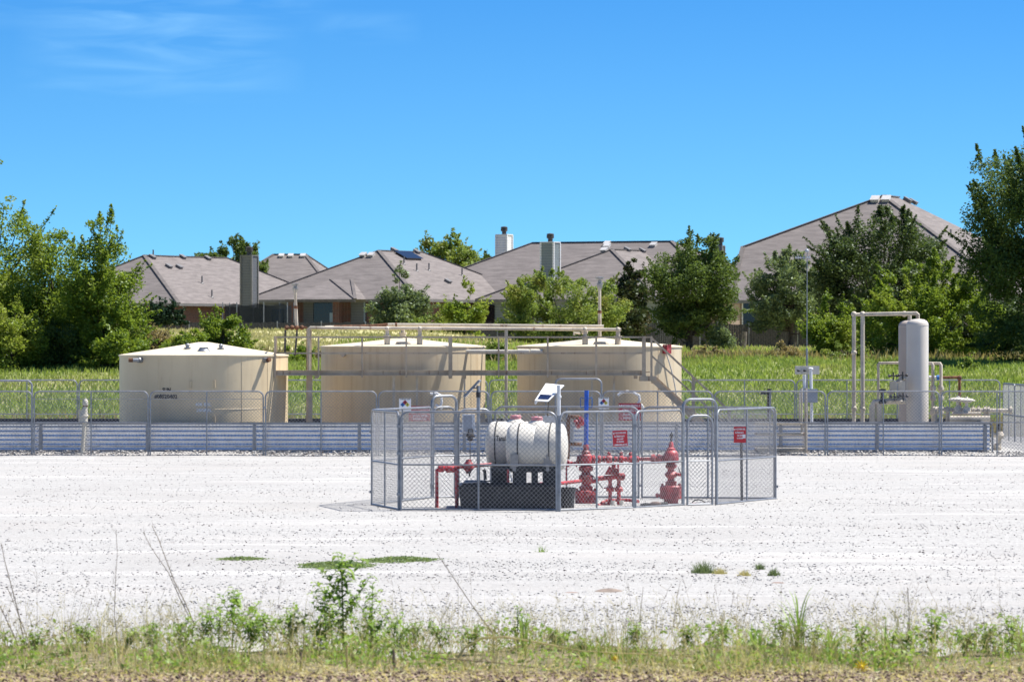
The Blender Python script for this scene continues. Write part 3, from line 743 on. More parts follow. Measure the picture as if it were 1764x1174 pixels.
# ------------------------------------------------------------------ overhead pipes
def pipe_thing(name, label, cat, pts, r, mat, group=None, flanges=(), fr=1.8, n=10, fmat=None):
    pts = [Vector(p) for p in pts]
    root = thing(name, label, cat, tuple(pts[0]), group)
    mb = MB(); mb.path(pts, r, n); part("pipe", mb, mat, root)
    for (p, ax) in flanges:
        m = {'x': AX, 'y': AY, 'z': Matrix.Identity(3)}[ax]
        mb = MB(); mb.lathe(p, [(r * fr, -0.03), (r * fr, 0.03)], 12, m); part("flange", mb, fmat or mat, root)
    return root
D1 = 137.4
rt = pipe_thing("vapor_pipe", "lower of the two long beige pipes running level above the catwalk rail", "pipe",
    [P(532, 640, D1), P(532, 567, D1), P(535, 564, D1), P(560, 564.5, D1), P(870, 566, D1), P(1070, 567.5, D1)], 0.045, M_beige)
for px in (872,):
    mb = MB(); x = X(px, D1); mb.tube((x, D1, 0.05), (x, D1, Z(566, D1)), 0.045, 8); part("pipe_support", mb, M_beige, rt)
mb = MB(); x = X(532, D1); mb.box(x - .075, x + .075, D1 + 0.06, D1 + 0.14, 0.05, Z(566, D1)); part("pipe_support", mb, M_steel, rt)
for px in (667, 723, 1008, 1064.5):
    mb = MB(); mb.ball(P(px, 566 if px < 900 else 567.5, D1), 0.075, 10); part("tee_fitting", mb, M_beige, rt)
D2 = 138.8
rt = pipe_thing("vent_header_pipe", "upper rust-stained pipe above the catwalk, leading from the left to the tall vent", "pipe",
    [P(560, 563.5, D2), P(640, 561.5, D2), P(672, 559, D2), P(1040, 562, D2)], 0.05, M_beige)
mb = MB(); mb.path([P(575, 563.2, D2 - .003), P(640, 561.4, D2 - .003), P(668, 559.2, D2 - .003)], 0.053, 10); part("rusted_section", mb, M_rust, rt)
mb = MB(); mb.tube(P(681, 559, D2), P(684, 559, D2), 0.062, 10); part("coupling", mb, M_rust, rt)
def vent_stack(px, ytop, ybase, D, label, lean=0):
    b = P(px + lean, ybase, D); t = P(px, ytop, D); root = thing("vent_stack", label, "vent pipe", tuple(b), "tall thin vent stacks over the tanks")
    mb = MB(); mb.tube(b, b.lerp(t, 0.45), 0.05, 10); mb.tube(b.lerp(t, 0.45), b.lerp(t, 0.82), 0.042, 10); part("pipe", mb, M_beige, root)
    mb = MB(); q = b.lerp(t, 0.44); mb.lathe(q, [(0.06, -0.04), (0.06, 0.04)], 10); part("collar", mb, M_rust, root)
    mb = MB(); q = b.lerp(t, 0.80); H_ = (t - b).length
    mb.lathe(q, [(0.045, 0), (0.075, 0.05), (0.08, H_ * 0.1), (0.05, H_ * 0.105), (0.055, H_ * 0.15), (0.105, H_ * 0.165), (0.115, H_ * 0.2), (0.02, H_ * 0.205)], 12)
    part("vent_cap", mb, M_galv, root); return root
vent_stack(508, 488, 561, 138.6, "tall pale vent stack standing between the left and middle tanks", 3)
vent_stack(1033, 477, 584, 139.2, "tall pale vent stack rising from the roof of the right tank", 0)
rt = pipe_thing("vent_drain_line", "thin dark vertical line with small rusty valves beside the left tank", "pipe",
    [P(489, 742, 138.0), P(490.5, 620, 138.0), P(491.5, 568, 138.0)], 0.03, M_dark)
mb = MB(); mb.path([P(492, 564, 138.0), P(500, 565, 138.2), P(512, 563, 138.4), P(528, 564, 138.0)], 0.03, 8)
for px in (494, 503, 511, 520): mb.ball(P(px, 564, 138.1), 0.07, 8)
part("valve_line", mb, M_rust, rt)
mb = MB(); mb.path([P(512, 565, 138.2), P(511, 580, 138.2), P(508, 612, 138.2)], 0.028, 8); part("drop_pipe", mb, M_dark, rt)
# horizontal pipe between the middle and right tanks
D3 = 137.75
rt = pipe_thing("transfer_pipe", "pale pipe running level between the middle and right tanks behind the rail", "pipe",
    [P(796, 604.5, D3 + .1), P(870, 604.7, D3), P(934, 605.5, D3 - .15)], 0.048, M_cream)
for a_, b_ in ((892, 912), (914, 935)):
    mb = MB(); mb.tube(P(a_, 605, D3 - .1), P(b_, 605.4, D3 - .14), 0.072, 12); part("sleeve", mb, M_cream, rt)
mb = MB(); mb.path([P(1000, 574, 138.2), P(989, 573, 138.2), P(989, 577, 138.2)], 0.035, 8); mb.ball(P(1007, 571, 138.2), 0.1, 10); part("relief_valve", mb, M_beige, rt)

# ------------------------------------------------------------------ containment walls
def corr_wall(name, label, xa, ya, xb, yb, z0, z1, out, nper=7, t=0.004, posts=(), group=None, liner=True):
    a = Vector((xa, ya, 0)); b = Vector((xb, yb, 0)); d = (b - a).normalized(); nrm = Vector((d.y, -d.x, 0)) * out
    root = thing(name, label, "containment wall", (xa, ya, z0), group)
    nz = nper * 12; L = (b - a).length
    zz = [z0 + (z1 - 0.06 - z0) * i / nz for i in range(nz + 1)]
    off = [0.019 * math.sin(2 * math.pi * nper * i / nz) for i in range(nz + 1)]
    nseg = max(1, int(L / 0.9)); V_ = []; F_ = []
    for k in range(nseg + 1):
        p = a.lerp(b, k / nseg); wob = 0.006 * math.sin(k * 1.7) + 0.004 * math.sin(k * 0.6)
        for i in range(nz + 1):
            q = p + nrm * (off[i] + wob); V_.append((q.x, q.y, zz[i]))
    for k in range(nseg):
        for i in range(nz):
            F_.append((k * (nz + 1) + i, (k + 1) * (nz + 1) + i, (k + 1) * (nz + 1) + i + 1, k * (nz + 1) + i + 1))
    nV = len(V_)
    V2 = [tuple(Vector(v) - nrm * 0.012) for v in V_]
    mb = MB(); mb.v = V_ + V2; mb.f = F_ + [tuple(nV + q for q in reversed(f)) for f in F_]
    part("corrugated_sheet", mb, M_corr, root, smooth=True)
    mb = MB(); c1 = a + nrm * 0.036; c2 = b + nrm * 0.036; mb.beam(c1 + Vector((0, 0, z1 - 0.03)), c2 + Vector((0, 0, z1 - 0.03)), 0.05, 0.06) ; part("top_rail", mb, M_galv, root)
    if liner:
        V3 = []; F3 = []
        for k in range(nseg + 1):
            p = a.lerp(b, k / nseg) - nrm * (0.05 + 0.01 * math.sin(k * 2.1)); q = p - nrm * 0.01
            V3 += [(p.x, p.y, z0), (p.x, p.y, z1 + 0.01 * math.sin(k * 3.3)), (q.x, q.y, z1 + 0.01 * math.sin(k * 3.3)), (q.x - nrm.x * 0.15, q.y - nrm.y * 0.15, z0)]
        for k in range(nseg):
            for j in range(3): F3.append((k*4+j, k*4+j+1, k*4+5+j, k*4+4+j))
        mb = MB(); mb.v = V3; mb.f = F3; part("liner", mb, M_liner, root)
    for s in posts:
        p = a + d * s + nrm * 0.062; mb = MB()
        mb.obox(Vector((p.x, p.y, (z0 + z1 - 0.08) / 2 - 0.03)), (0.085, 0.05, z1 - z0 - 0.02), Matrix.Rotation(math.atan2(d.y, d.x), 3, 'Z')); part("stake", mb, M_galv, root)
    return root
Dw = 133.95
xl = -16.5; xr = X(1705, Dw)
def sx_(px): return X(px, Dw) - xl
zw1 = Z(727, Dw); zw0 = 0.08
corr_wall("containment_wall", "long front containment wall of corrugated galvanised steel below the tanks", xl, Dw, xr, Dw, zw0, zw1, 1,
          posts=[sx_(p) for p in (70, 254, 438, 619, 800, 985, 1165, 1345, 1511, 1697)])
corr_wall("containment_wall", "rear containment wall with a black liner showing behind the tanks", xl, 145.4, X(1705, Dw) + 0.1, 145.4, 0.1, Z(720.5, 145.4), -1, nper=8)
corr_wall("containment_wall", "right end of the corrugated containment wall, running away from the corner post", xr + 0.02, Dw + 0.06, xr + 0.12, 145.3, zw0, zw1 - 0.02, 1, posts=(0.03,))
# rusty stile frame in front of the wall
sf = thing("pipe_stile", "rusty beige pipe frame leaning over the front wall beside the well fence", "pipe frame", (X(1387, 133.6), 133.6, 0.1))
for y_ in (728.5, 747, 773):
    mb = MB(); mb.tube(P(1300, y_, 133.7), P(1388, y_ + 0.6, 133.6), 0.045, 8); part("rail", mb, M_beige, sf)
for px, y0, y1 in ((1388, 668, 782), (1381, 668, 740), (1377, 676, 780)):
    mb = MB(); mb.tube(P(px, y0, 133.55 + (1388 - px) * 0.05), P(px + 0.5, y1, 133.55 + (1388 - px) * 0.05), 0.04 if px == 1388 else 0.025, 8); part("upright", mb, M_beige, sf)
# pvc marker / vent post at the left
mp = thing("vent_post", "leaning cream pipe post with a capped elbow in front of the corrugated wall", "pipe post", tuple(P(142, 780, 133.6)))
mb = MB(); mb.tube(P(141.5, 784, 133.6), P(145.5, 728, 133.6), 0.052, 12); part("post", mb, M_cream, mp)
mb = MB(); mb.path([P(145, 728, 133.6), P(145.5, 712, 133.6), P(147, 700, 133.6)], 0.085, 12, [0.1, 0.09, 0.06]); mb.lathe(P(145, 716, 133.6), [(0.11, -0.03), (0.12, 0), (0.11, 0.03)], 12); part("valve_body", mb, M_cream, mp)
mb = MB(); mb.ball(P(147, 694, 133.6), 0.1, 12, (0.8, 0.9, 1.35)); part("cap", mb, M_cream, mp)
mb = MB(); mb.box(X(136, 133.9), X(142, 133.9), 133.75, 133.85, Z(728, 133.8), Z(706, 133.8)); part("bracket", mb, M_cream, mp)
mb = MB(); mb.lathe(P(147, 699, 133.6), [(0.075, -0.015), (0.075, 0.015)], 10); part("clamp", mb, M_rust, mp)

# ------------------------------------------------------------------ chain link panels
def link_panel(root, A, B, h=1.83, z0=0.03, r=0.021, period=0.085, wr=0.0029, midpost=True, mid=0.86, bottom=True, corner=0.16, name="fence_panel", tension=None, y_top=None, arch=True):
    A = Vector((A[0], A[1], 0)); B = Vector((B[0], B[1], 0)); d = (B - A); L = d.length; d.normalize(); nr = Vector((-d.y, d.x, 0))
    def q(s, z, o=0.0): return A + d * s + nr * o + Vector((0, 0, z))
    fr = MB()
    pts = [q(0, 0.0)] + [q(0, z0 + h - corner)]
    for k in range(1, 5):
        t = k / 5 * math.pi / 2; pts.append(q(corner * (1 - math.cos(t)), z0 + h - corner + corner * math.sin(t)))
    pts.append(q(corner, z0 + h)); pts.append(q(L / 2, z0 + h)); pts.append(q(L - corner, z0 + h))
    for k in range(1, 5):
        t = k / 5 * math.pi / 2; pts.append(q(L - corner + corner * math.sin(t), z0 + h - corner * (1 - math.cos(t))))
    pts += [q(L, z0 + h - corner), q(L, 0.0)]
    fr.path(pts, r, 8)
    if bottom: fr.tube(q(0, z0 + 0.04), q(L, z0 + 0.04), r * 0.9, 6)
    if mid: fr.tube(q(0, z0 + mid), q(L, z0 + mid), r * 0.85, 6)
    if midpost: fr.tube(q(L / 2, z0 + 0.04), q(L / 2, z0 + h), r * 0.85, 6)
    if tension: fr.tube(q(0, tension), q(L, tension), 0.007, 4)
    f = part(name, fr, M_galv, root)
    # wires: straight diagonals, 3-sided
    V_ = []; F_ = []; lo, hi = z0 + 0.05, z0 + h - 0.02; Hh = hi - lo; s0, s1 = 0.015, L - 0.015
    k0 = int(math.floor((s0 - Hh) / period)); k1 = int(math.ceil((s1 + Hh) / period))
    for sg in (1, -1):
        for k in range(k0, k1 + 1):
            c = k * period
            if sg == 1:   # s = c + t
                t0 = max(0, s0 - c); t1 = min(Hh, s1 - c)
                if t1 - t0 < 0.03: continue
                p, e = (c + t0, lo + t0), (c + t1, lo + t1)
            else:         # s = c - t
                t0 = max(0, c - s1); t1 = min(Hh, c - s0)
                if t1 - t0 < 0.03: continue
                p, e = (c - t0, lo + t0), (c - t1, lo + t1)
            if p[0] < s0 - 1e-6 and e[0] < s0: continue
            o = sg * wr; b = len(V_)
            for (s, z) in (p, e):
                for (os, oz, on) in ((0.707 * sg * -wr, 0.707 * wr, 0), (0.707 * sg * wr, -0.707 * wr, 0), (0, 0, wr * 1.2)):
                    V_.append(q(s + os, z + oz, on + o))
            F_ += [(b, b+1, b+4, b+3), (b+1, b+2, b+5, b+4), (b+2, b, b+3, b+5)]
    m = MB(); m.v = V_; m.f = F_
    w = part("wire_mesh", m, M_wire, f, smooth=False)
    return f
def clamp(root, p, h):
    mb = MB(); mb.box(p[0] - 0.04, p[0] + 0.04, p[1] - 0.035, p[1] + 0.035, h - 0.025, h + 0.025); part("clamp", mb, M_galv, root)

def G(px, py):   # ground point under a pixel
    D = F * CAMZ / (py - 597.0); return (X(px, D), D)
A_ = G(640, 873.8); B_ = G(687, 883.2); C_ = G(962, 884.2); D_ = G(1093, 880); E_ = G(1177, 874.6); F_p = G(1234, 873.6); G_ = G(1337, 863.6)
H_ = G(1103, 861.5); I_ = G(850, 860.2); J_ = G(786, 860.8); K_ = G(744, 861.8)
ef = thing("well_enclosure_fence", "ring of low galvanised chain link panels standing around the red wellheads and white tank", "chain link fence", (X(990, 93), 93, 0))
def shrink(A, B, g=0.035):
    a, b = Vector(A), Vector(B); d = (b - a).normalized(); return tuple(a + d * g), tuple(b - d * g)
for (a, b, kw) in ((A_, B_, {}), (B_, C_, {}), (C_, D_, {}), (D_, E_, dict(midpost=False)), (F_p, G_, {}), (G_, H_, {}), (H_, I_, {}), (J_, K_, dict(midpost=False)), (K_, A_, {})):
    a, b = shrink(a, b); link_panel(ef, a, b, **kw)
a, b = shrink(E_, F_p, 0.09); link_panel(ef, a, b, h=1.72, midpost=False, name="gate")
a, b = shrink(I_, J_, 0.05); link_panel(ef, a, b, h=1.78, midpost=False)
def goalpost(root, A, B, h, r=0.028):
    A = Vector((A[0], A[1], 0)); B = Vector((B[0], B[1], 0)); d = (B - A); L = d.length; d.normalize(); c = 0.15
    up = lambda z: Vector((0, 0, z)); pts = [A, A + up(h - c)]
    for k in range(1, 5):
        t = k / 5 * math.pi / 2; pts.append(A + d * c * (1 - math.cos(t)) + up(h - c + c * math.sin(t)))
    pts += [A + d * c + up(h), B - d * c + up(h)]
    for k in range(1, 5):
        t = k / 5 * math.pi / 2; pts.append(B - d * c + d * c * math.sin(t) + up(h - c + c * math.cos(t)))
    pts += [B + up(h - c), B]
    mb = MB(); mb.path(pts, r, 10); part("gate_frame", mb, M_galv, root)
goalpost(ef, E_, F_p, 2.06)
goalpost(ef, J_, K_, 2.08)
for pnt in (B_, C_, D_):
    mb = MB(); mb.tube((pnt[0], pnt[1] + 0.03, 0), (pnt[0], pnt[1] + 0.03, 1.80), 0.026, 8); part("post", mb, M_galv, ef)
    for h_ in (0.35, 1.1, 1.6): clamp(ef, pnt, h_)
for pnt in (A_, G_, H_, K_):
    for h_ in (0.3, 1.45): clamp(ef, pnt, h_)

yf = thing("yard_fence", "long front run of chain link panels between the gravel pad and the corrugated wall", "chain link fence", (0, 133.2, 0))
joints = [-140, 57, 257, 455.5, 650.5, 844, 1036.5, 1229, 1423.5, 1620, 1815]
for a, b in zip(joints[:-1], joints[1:]):
    g_ = 0.03 if a != 1229 else 0.03
    link_panel(yf, (X(a, 133.2) + g_, 133.2), (X(b, 133.2) - g_, 133.2), period=0.095, wr=0.0034, mid=None if a in (257, 455.5, 650.5) else 0.98, tension=1.63 if a in (57, 257) else None, z0=0.01)
goalpost(yf, (X(-60, 133.27), 133.27), (X(55, 133.27), 133.27), 2.13)
goalpost(yf, (X(957, 133.27), 133.27), (X(1036, 133.27), 133.27), 2.18)
for a in joints[1:-1]: clamp(yf, (X(a, 133.2), 133.2), 0.5); clamp(yf, (X(a, 133.2), 133.2), 1.4)
Db = 150.4
bf = thing("yard_fence", "rear run of chain link panels behind the tanks along the green field", "chain link fence", (0, Db, 0))
jb = [1724 - 176.6 * k for k in range(11)][::-1]
for a, b in zip(jb[:-1], jb[1:]):
    link_panel(bf, (X(a, Db) + 0.03, Db), (X(b, Db) - 0.03, Db), period=0.11, wr=0.0022, mid=0.93, z0=0.05 + 0.3 * 0 , h=1.98)
    clamp(bf, (X(b, Db), Db), 1.5)
rf_ = thing("yard_fence", "right side run of chain link panels seen edge-on at the far right of the yard", "chain link fence", (15.3, 150, 0))
sa = Vector((X(1728, Db), Db)); sb = Vector((15.28, 133.45))
for k in range(5):
    a = sa.lerp(sb, k / 5 + 0.004); b = sa.lerp(sb, (k + 1) / 5 - 0.004); link_panel(rf_, tuple(a), tuple(b), period=0.085, wr=0.0034, mid=0.95, h=1.9)

# ------------------------------------------------------------------ signs
def sign(px0, px1, py0, py1, D, lines, bg, label, rot=0.0, fg=None, logo=True, nfpa=False, sticker=False, group=None, patch=None):
    w = (px1 - px0) / F * D; h = (py1 - py0) / F * D; c = P((px0 + px1) / 2, (py0 + py1) / 2, D)
    root = thing("sign", label, "sign", tuple(c), group)
    ca, sa_ = math.cos(rot), math.sin(rot)
    def mp(x, y, o=0.0): return (c.x + x * ca - y * sa_, c.y - o, c.z + x * sa_ + y * ca)
    mb = MB(); e = 0.004
    pts = [mp(-w/2, -h/2), mp(w/2, -h/2), mp(w/2, h/2), mp(-w/2, h/2)]
    mb.plate(pts, (0, -1, 0), e); part("board", mb, bg, root, smooth=False)
    for (txt, x, y, s, wd) in lines:
        mb = MB(); add_text(mb, txt, s * h, lambda X_, Y_: mp(x * w + X_, y * h + Y_, e + 0.003), 0.0015, wd * w if wd else None)
        part("lettering", mb, fg or M_signwhite, root, smooth=False)
    if logo:
        mb = MB(); x, y, s = -0.41 * w, 0.33 * h, 0.075 * w
        mb.add([mp(x - s, y + s * .9, e + .003), mp(x - s * .45, y + s * .9, e + .003), mp(x, y - s * .1, e + .003), mp(x + s * .45, y + s * .9, e + .003), mp(x + s, y + s * .9, e + .003), mp(x + s * .25, y - s, e + .003), mp(x - s * .25, y - s, e + .003)], [(0, 6, 2, 1), (6, 5, 2), (5, 4, 3, 2)])
        part("logo", mb, M_signwhite, root, smooth=False)
    if nfpa:
        s = 0.20 * w; cx_, cy_ = 0.0 * w, 0.02 * h
        for (dx, dy, m) in ((0, s, M_signred2), (-s, 0, M_sblue), (s, 0, M_yel), (0, -s, M_signwhite)):
            mb = MB(); mb.add([mp(cx_ + dx + a * s, cy_ + dy + b * s, e + 0.003) for a, b in ((0, 1), (-1, 0), (0, -1), (1, 0))], [(0, 1, 2, 3)]); part("hazard_diamond", mb, m, root, smooth=False)
        for (dx, dy, t) in ((0, s, "4"), (-s, 0, "2"), (s, 0, "0")):
            mb = MB(); add_text(mb, t, s * 1.3, lambda X_, Y_: mp(cx_ + dx + X_, cy_ + dy + Y_, e + 0.006), 0.002); part("lettering", mb, M_ink, root, smooth=False)
    if patch:
        mb = MB(); x0, x1, y0, y1 = [v * q for v, q in zip(patch, (w, w, h, h))]
        mb.add([mp(x0, y0, e + .004), mp(x1, y0, e + .004), mp(x1, y1, e + .004), mp(x0, y1, e + .004)], [(0, 1, 2, 3)]); part("sticker", mb, M_signwhite, root, smooth=False)
    return root
big = [("MCCOWEN OPERATING, LP", 0.07, 0.34, 0.20, 0.78), ("ALTMAN WELL #1H", 0.0, 0.08, 0.22, 0.72), ("SAN JUAN, ABST. 241", 0.02, -0.16, 0.19, 0.66), ("IN EMERGENCY CALL", 0.0, -0.36, 0.17, 0.6)]
sign(704, 742, 699, 725, 132.9, big, M_signred2, "dark red operator sign on the yard fence in front of the middle tank")
sign(1065.5, 1104, 694, 724, 132.9, big, M_signred2, "dark red operator sign on the yard fence in front of the right tank")
sign(687.5, 708, 686, 708, 132.85, [("FLAMMABLE LIQUID", 0, 0.43, 0.10, 0.86)], M_signwhite, "white hazard diamond sign on the yard fence beside the left dark red sign", logo=False, nfpa=True, fg=M_ink)
sign(1031, 1049, 684, 704, 132.85, [("FLAMMABLE LIQUID", 0, 0.43, 0.10, 0.86)], M_signwhite, "white hazard diamond sign on the yard fence behind the blue post", logo=False, nfpa=True, fg=M_ink)
small = [("MCCOWEN OPER.", 0.07, 0.34, 0.15, 0.72), ("ALTMAN #1H", -0.05, 0.13, 0.17, 0.7), ("GAS UNIT", 0.0, -0.05, 0.14, 0.46), ("NO SMOKING", 0.0, -0.22, 0.14, 0.5), ("1-888-555-0142", 0.0, -0.41, 0.14, 0.9)]
dsg = D_[1] - 0.2
sign(1055.5, 1081, 741, 768, 89.9, small, M_signred, "tilted bright red notice wired to the well fence left of the gate", rot=R(3))
sign(1264, 1285, 734.5, 762, 93.6, small[:4], M_signred, "bright red notice with a white sticker on the well fence right of the gate", rot=R(-2) + R(2), patch=(0.22, 0.46, -0.22, 0.02))
mb = MB(); mb.tube(tuple(P(1277, 760, 94.9)), (X(1278, 94.9), 94.9, 0), 0.03, 6); single("sign_stake", mb, M_dark, "dark stake behind the right bright red notice", "post", (X(1278, 94.9), 94.9, 0))

# ------------------------------------------------------------------ well equipment
def flange_stack(mb, c, prof, n=20): mb.lathe(c, prof, n)
def bolts(mb, c, R0, n, r, h):
    for i in range(n):
        t = 2 * math.pi * i / n; mb.tube((c[0] + R0 * math.cos(t), c[1] + R0 * math.sin(t), c[2]), (c[0] + R0 * math.cos(t), c[1] + R0 * math.sin(t), c[2] + h), r, 5)
def handwheel(mb, c, Rr, r, m):
    mb.ring(c, Rr, r, m, 22, 6)
    for k in range(4):
        t = k * math.pi / 2 + 0.4; mb.tube(c, Vector(c) + m @ Vector((Rr * math.cos(t), Rr * math.sin(t), 0)), r * 0.7, 5)

def zz(py, D): return Z(py, D)
# right wellhead
Dr = 93.6; cx = X(1156, Dr); u = 1 / (F / Dr)
w2 = thing("wellhead", "right red wellhead with a domed body and a gauge on top", "wellhead", (cx, Dr, 0), "red gas wellheads")
mb = MB(); mb.lathe((cx, Dr, 0), [(12*u*1.05, 0.0), (12*u*1.05, zz(859, Dr)), (19*u, zz(858.5, Dr)), (19.5*u, zz(838, Dr)), (17*u, zz(835.5, Dr))], 28)
bolts(mb, (cx, Dr, zz(836.5, Dr)), 16 * u, 12, 0.014, 0.045); part("casing_head", mb, M_red, w2)
mb = MB(); mb.tube((cx - 17 * u, Dr - 0.05, zz(852.5, Dr)), (cx - 27 * u, Dr - 0.05, zz(852.5, Dr)), 0.028, 8); mb.lathe((cx - 24 * u, Dr - 0.05, zz(852.5, Dr)), [(0.04, -0.02), (0.05, 0), (0.04, 0.02)], 8, AX); part("side_outlet", mb, M_red, w2)
mb = MB(); mb.lathe((cx, Dr, 0), [(9*u, zz(835, Dr)), (10*u, zz(829, Dr)), (6*u, zz(827, Dr)), (6*u, zz(823, Dr)), (9*u, zz(821, Dr)), (11.5*u, zz(817, Dr)), (9*u, zz(813, Dr)), (6*u, zz(811, Dr)), (5.5*u, zz(807, Dr)), (9.5*u, zz(805, Dr)), (10*u, zz(801, Dr)), (7*u, zz(798, Dr))], 24)
part("gate_valve", mb, M_red, w2)
mb = MB(); m = Matrix.Rotation(R(70), 3, 'Y'); mb.tube((cx + 4*u, Dr - 0.05, zz(816, Dr)), (cx + 17*u, Dr - 0.12, zz(817, Dr)), 0.03, 8); part("valve_stem", mb, M_red, w2)
mb = MB(); handwheel(mb, Vector((cx + 17 * u, Dr - 0.12, zz(817, Dr))), 13 * u, 0.010, m); part("handwheel", mb, M_dark, w2)
mb = MB(); mb.lathe((cx, Dr, 0), [(7*u, zz(798, Dr)), (8*u, zz(797, Dr)), (12*u, zz(796.5, Dr)), (13.5*u, zz(790, Dr)), (12.5*u, zz(781, Dr)), (9.5*u, zz(776, Dr)), (7.5*u, zz(775, Dr)), (7.5*u, zz(772, Dr)), (4.5*u, zz(770, Dr)), (4*u, zz(763, Dr)), (1.6*u, zz(760, Dr))], 24)
mb.path([(cx - 26*u, Dr, zz(790, Dr)), (cx - 8*u, Dr, zz(789, Dr)), (cx + 2*u, Dr, zz(787, Dr))], 5.5 * u, 14, [5*u, 6.5*u, 8*u])
part("tree_body", mb, M_red, w2)
mb = MB(); mb.lathe((cx - 27*u, Dr, zz(790, Dr)), [(5*u, -8*u), (8*u, -7*u), (8.5*u, -1*u), (5*u, 0), (5*u, 3*u), (8*u, 4*u), (8*u, 7*u), (5*u, 8*u)], 16, AX); part("wing_valve", mb, M_red, w2)
mb = MB(); mb.tube((cx, Dr, zz(761, Dr)), (cx + 1*u, Dr, zz(744, Dr)), 0.012, 6); mb.tube((cx, Dr, zz(763, Dr)), (cx + 0.5*u, Dr, zz(753, Dr)), 0.02, 6); part("needle_valve", mb, M_dark, w2)
mb = MB(); mb.lathe((cx + 0.5*u, Dr - 0.03, zz(750, Dr)), [(0.038, -0.02), (0.038, 0.02)], 14, AY); part("gauge", mb, M_dark, w2)

# left wellhead
cx = X(1009.5, Dr)
w1 = thing("wellhead", "taller red wellhead with a handwheel, standing under the blue post", "wellhead", (cx, Dr, 0), "red gas wellheads")
mb = MB(); mb.lathe((cx, Dr, 0), [(19*u, 0.0), (19*u, zz(852, Dr)), (20*u, zz(851, Dr)), (20*u, zz(846, Dr)), (17*u, zz(843.5, Dr))], 28); bolts(mb, (cx, Dr, zz(845, Dr)), 17 * u, 12, 0.014, 0.05); part("casing_head", mb, M_red, w1)
mb = MB(); mb.lathe((cx, Dr, 0), [(11*u, zz(844, Dr)), (12*u, zz(838, Dr)), (8*u, zz(835, Dr)), (8*u, zz(829, Dr)), (12*u, zz(826, Dr)), (12.5*u, zz(819, Dr)), (8*u, zz(816, Dr)), (7.5*u, zz(812, Dr)), (12*u, zz(810, Dr)), (12.5*u, zz(804, Dr)), (8*u, zz(801, Dr))], 24); part("master_valve", mb, M_red, w1)
mb = MB(); mb.tube((cx, Dr - 0.02, zz(828, Dr)), (cx + 20*u, Dr - 0.12, zz(828, Dr)), 0.04, 8); mb.ball((cx + 6*u, Dr - 0.06, zz(826, Dr)), 0.08, 10); part("valve_stem", mb, M_red, w1)
mb = MB(); handwheel(mb, Vector((cx + 20 * u, Dr - 0.14, zz(829, Dr))), 13.5 * u, 0.012, Matrix.Rotation(R(52), 3, 'Y')); part("handwheel", mb, M_dark, w1)
mb = MB(); mb.lathe((cx, Dr, 0), [(8*u, zz(801, Dr)), (12*u, zz(799, Dr)), (12.5*u, zz(790, Dr)), (11*u, zz(784, Dr)), (7.5*u, zz(781, Dr)), (7.5*u, zz(778, Dr)), (5*u, zz(775, Dr)), (4.5*u, zz(766, Dr)), (3.2*u, zz(764, Dr))], 24)
mb.lathe((cx, Dr, zz(792, Dr)), [(5*u, -16*u), (8.5*u, -15*u), (8.5*u, -12*u), (5.5*u, -11*u), (5.5*u, 11*u), (8.5*u, 12*u), (8.5*u, 15*u), (5*u, 16*u)], 16, AX)
part("tree_body", mb, M_red, w1)
mb = MB(); mb.lathe((cx - 24*u, Dr, zz(798, Dr)), [(3*u, -9*u), (6*u, -8*u), (6*u, -5*u), (3.5*u, -4*u), (3.5*u, 6*u), (6*u, 7*u), (6*u, 9*u)], 14, AX)
mb.path([(cx - 33*u, Dr, zz(798, Dr)), (cx - 34*u, Dr, zz(806, Dr)), (cx - 34*u, Dr, zz(836, Dr))], 0.016, 6); part("side_valve", mb, M_red, w1)
bp = thing("blue_post", "bright blue vertical pipe above the left wellhead with small looped handles", "pipe post", tuple(P(1010, 765, Dr)))
mb = MB(); mb.tube(P(1009.5, 770, Dr), P(1010.5, 672, Dr), 0.044, 10); part("pipe", mb, M_blue, bp)
for s in (-1, 1):
    mb = MB(); a = 1010 + s * 3; b = 1010 + s * 10
    mb.path([P(a, 686, Dr), P(b - s, 684, Dr), P(b, 687, Dr), P(b, 699, Dr), P(b - s, 702, Dr), P(a, 700, Dr)], 0.009, 6); part("handle", mb, M_sblue, bp)
# flow line between the wells
fl = thing("flow_line", "level red flow line with bolted flanges joining the two wellheads", "pipe", (X(1060, Dr), Dr, zz(790, Dr)))
mb = MB(); mb.tube(P(1025, 791, Dr), P(1122, 790, Dr), 0.034, 10); part("pipe", mb, M_red, fl)
for px, r_, l_ in ((1031, .075, .05), (1040, .06, .03), (1049, .08, .06), (1061, .055, .04), (1070, .075, .05), (1079, .05, .04), (1086, .07, .04), (1098, .06, .03)):
    mb = MB(); mb.lathe(P(px, 790.5, Dr), [(r_ * .8, -l_), (r_, -l_ * .6), (r_, l_ * .6), (r_ * .8, l_)], 12, AX)
    if px in (1049, 1070, 1086): mb.tube(P(px, 790, Dr), P(px, 781, Dr), 0.022, 6); mb.ball(P(px, 781, Dr), 0.035, 8)
    part("flange", mb, M_red, fl)
for px in (1036, 1056, 1066, 1092):
    mb = MB(); mb.lathe(P(px, 790.5, Dr - 0.001), [(0.045, -0.03), (0.05, 0.03)], 10, AX); part("coupling", mb, M_dark, fl)
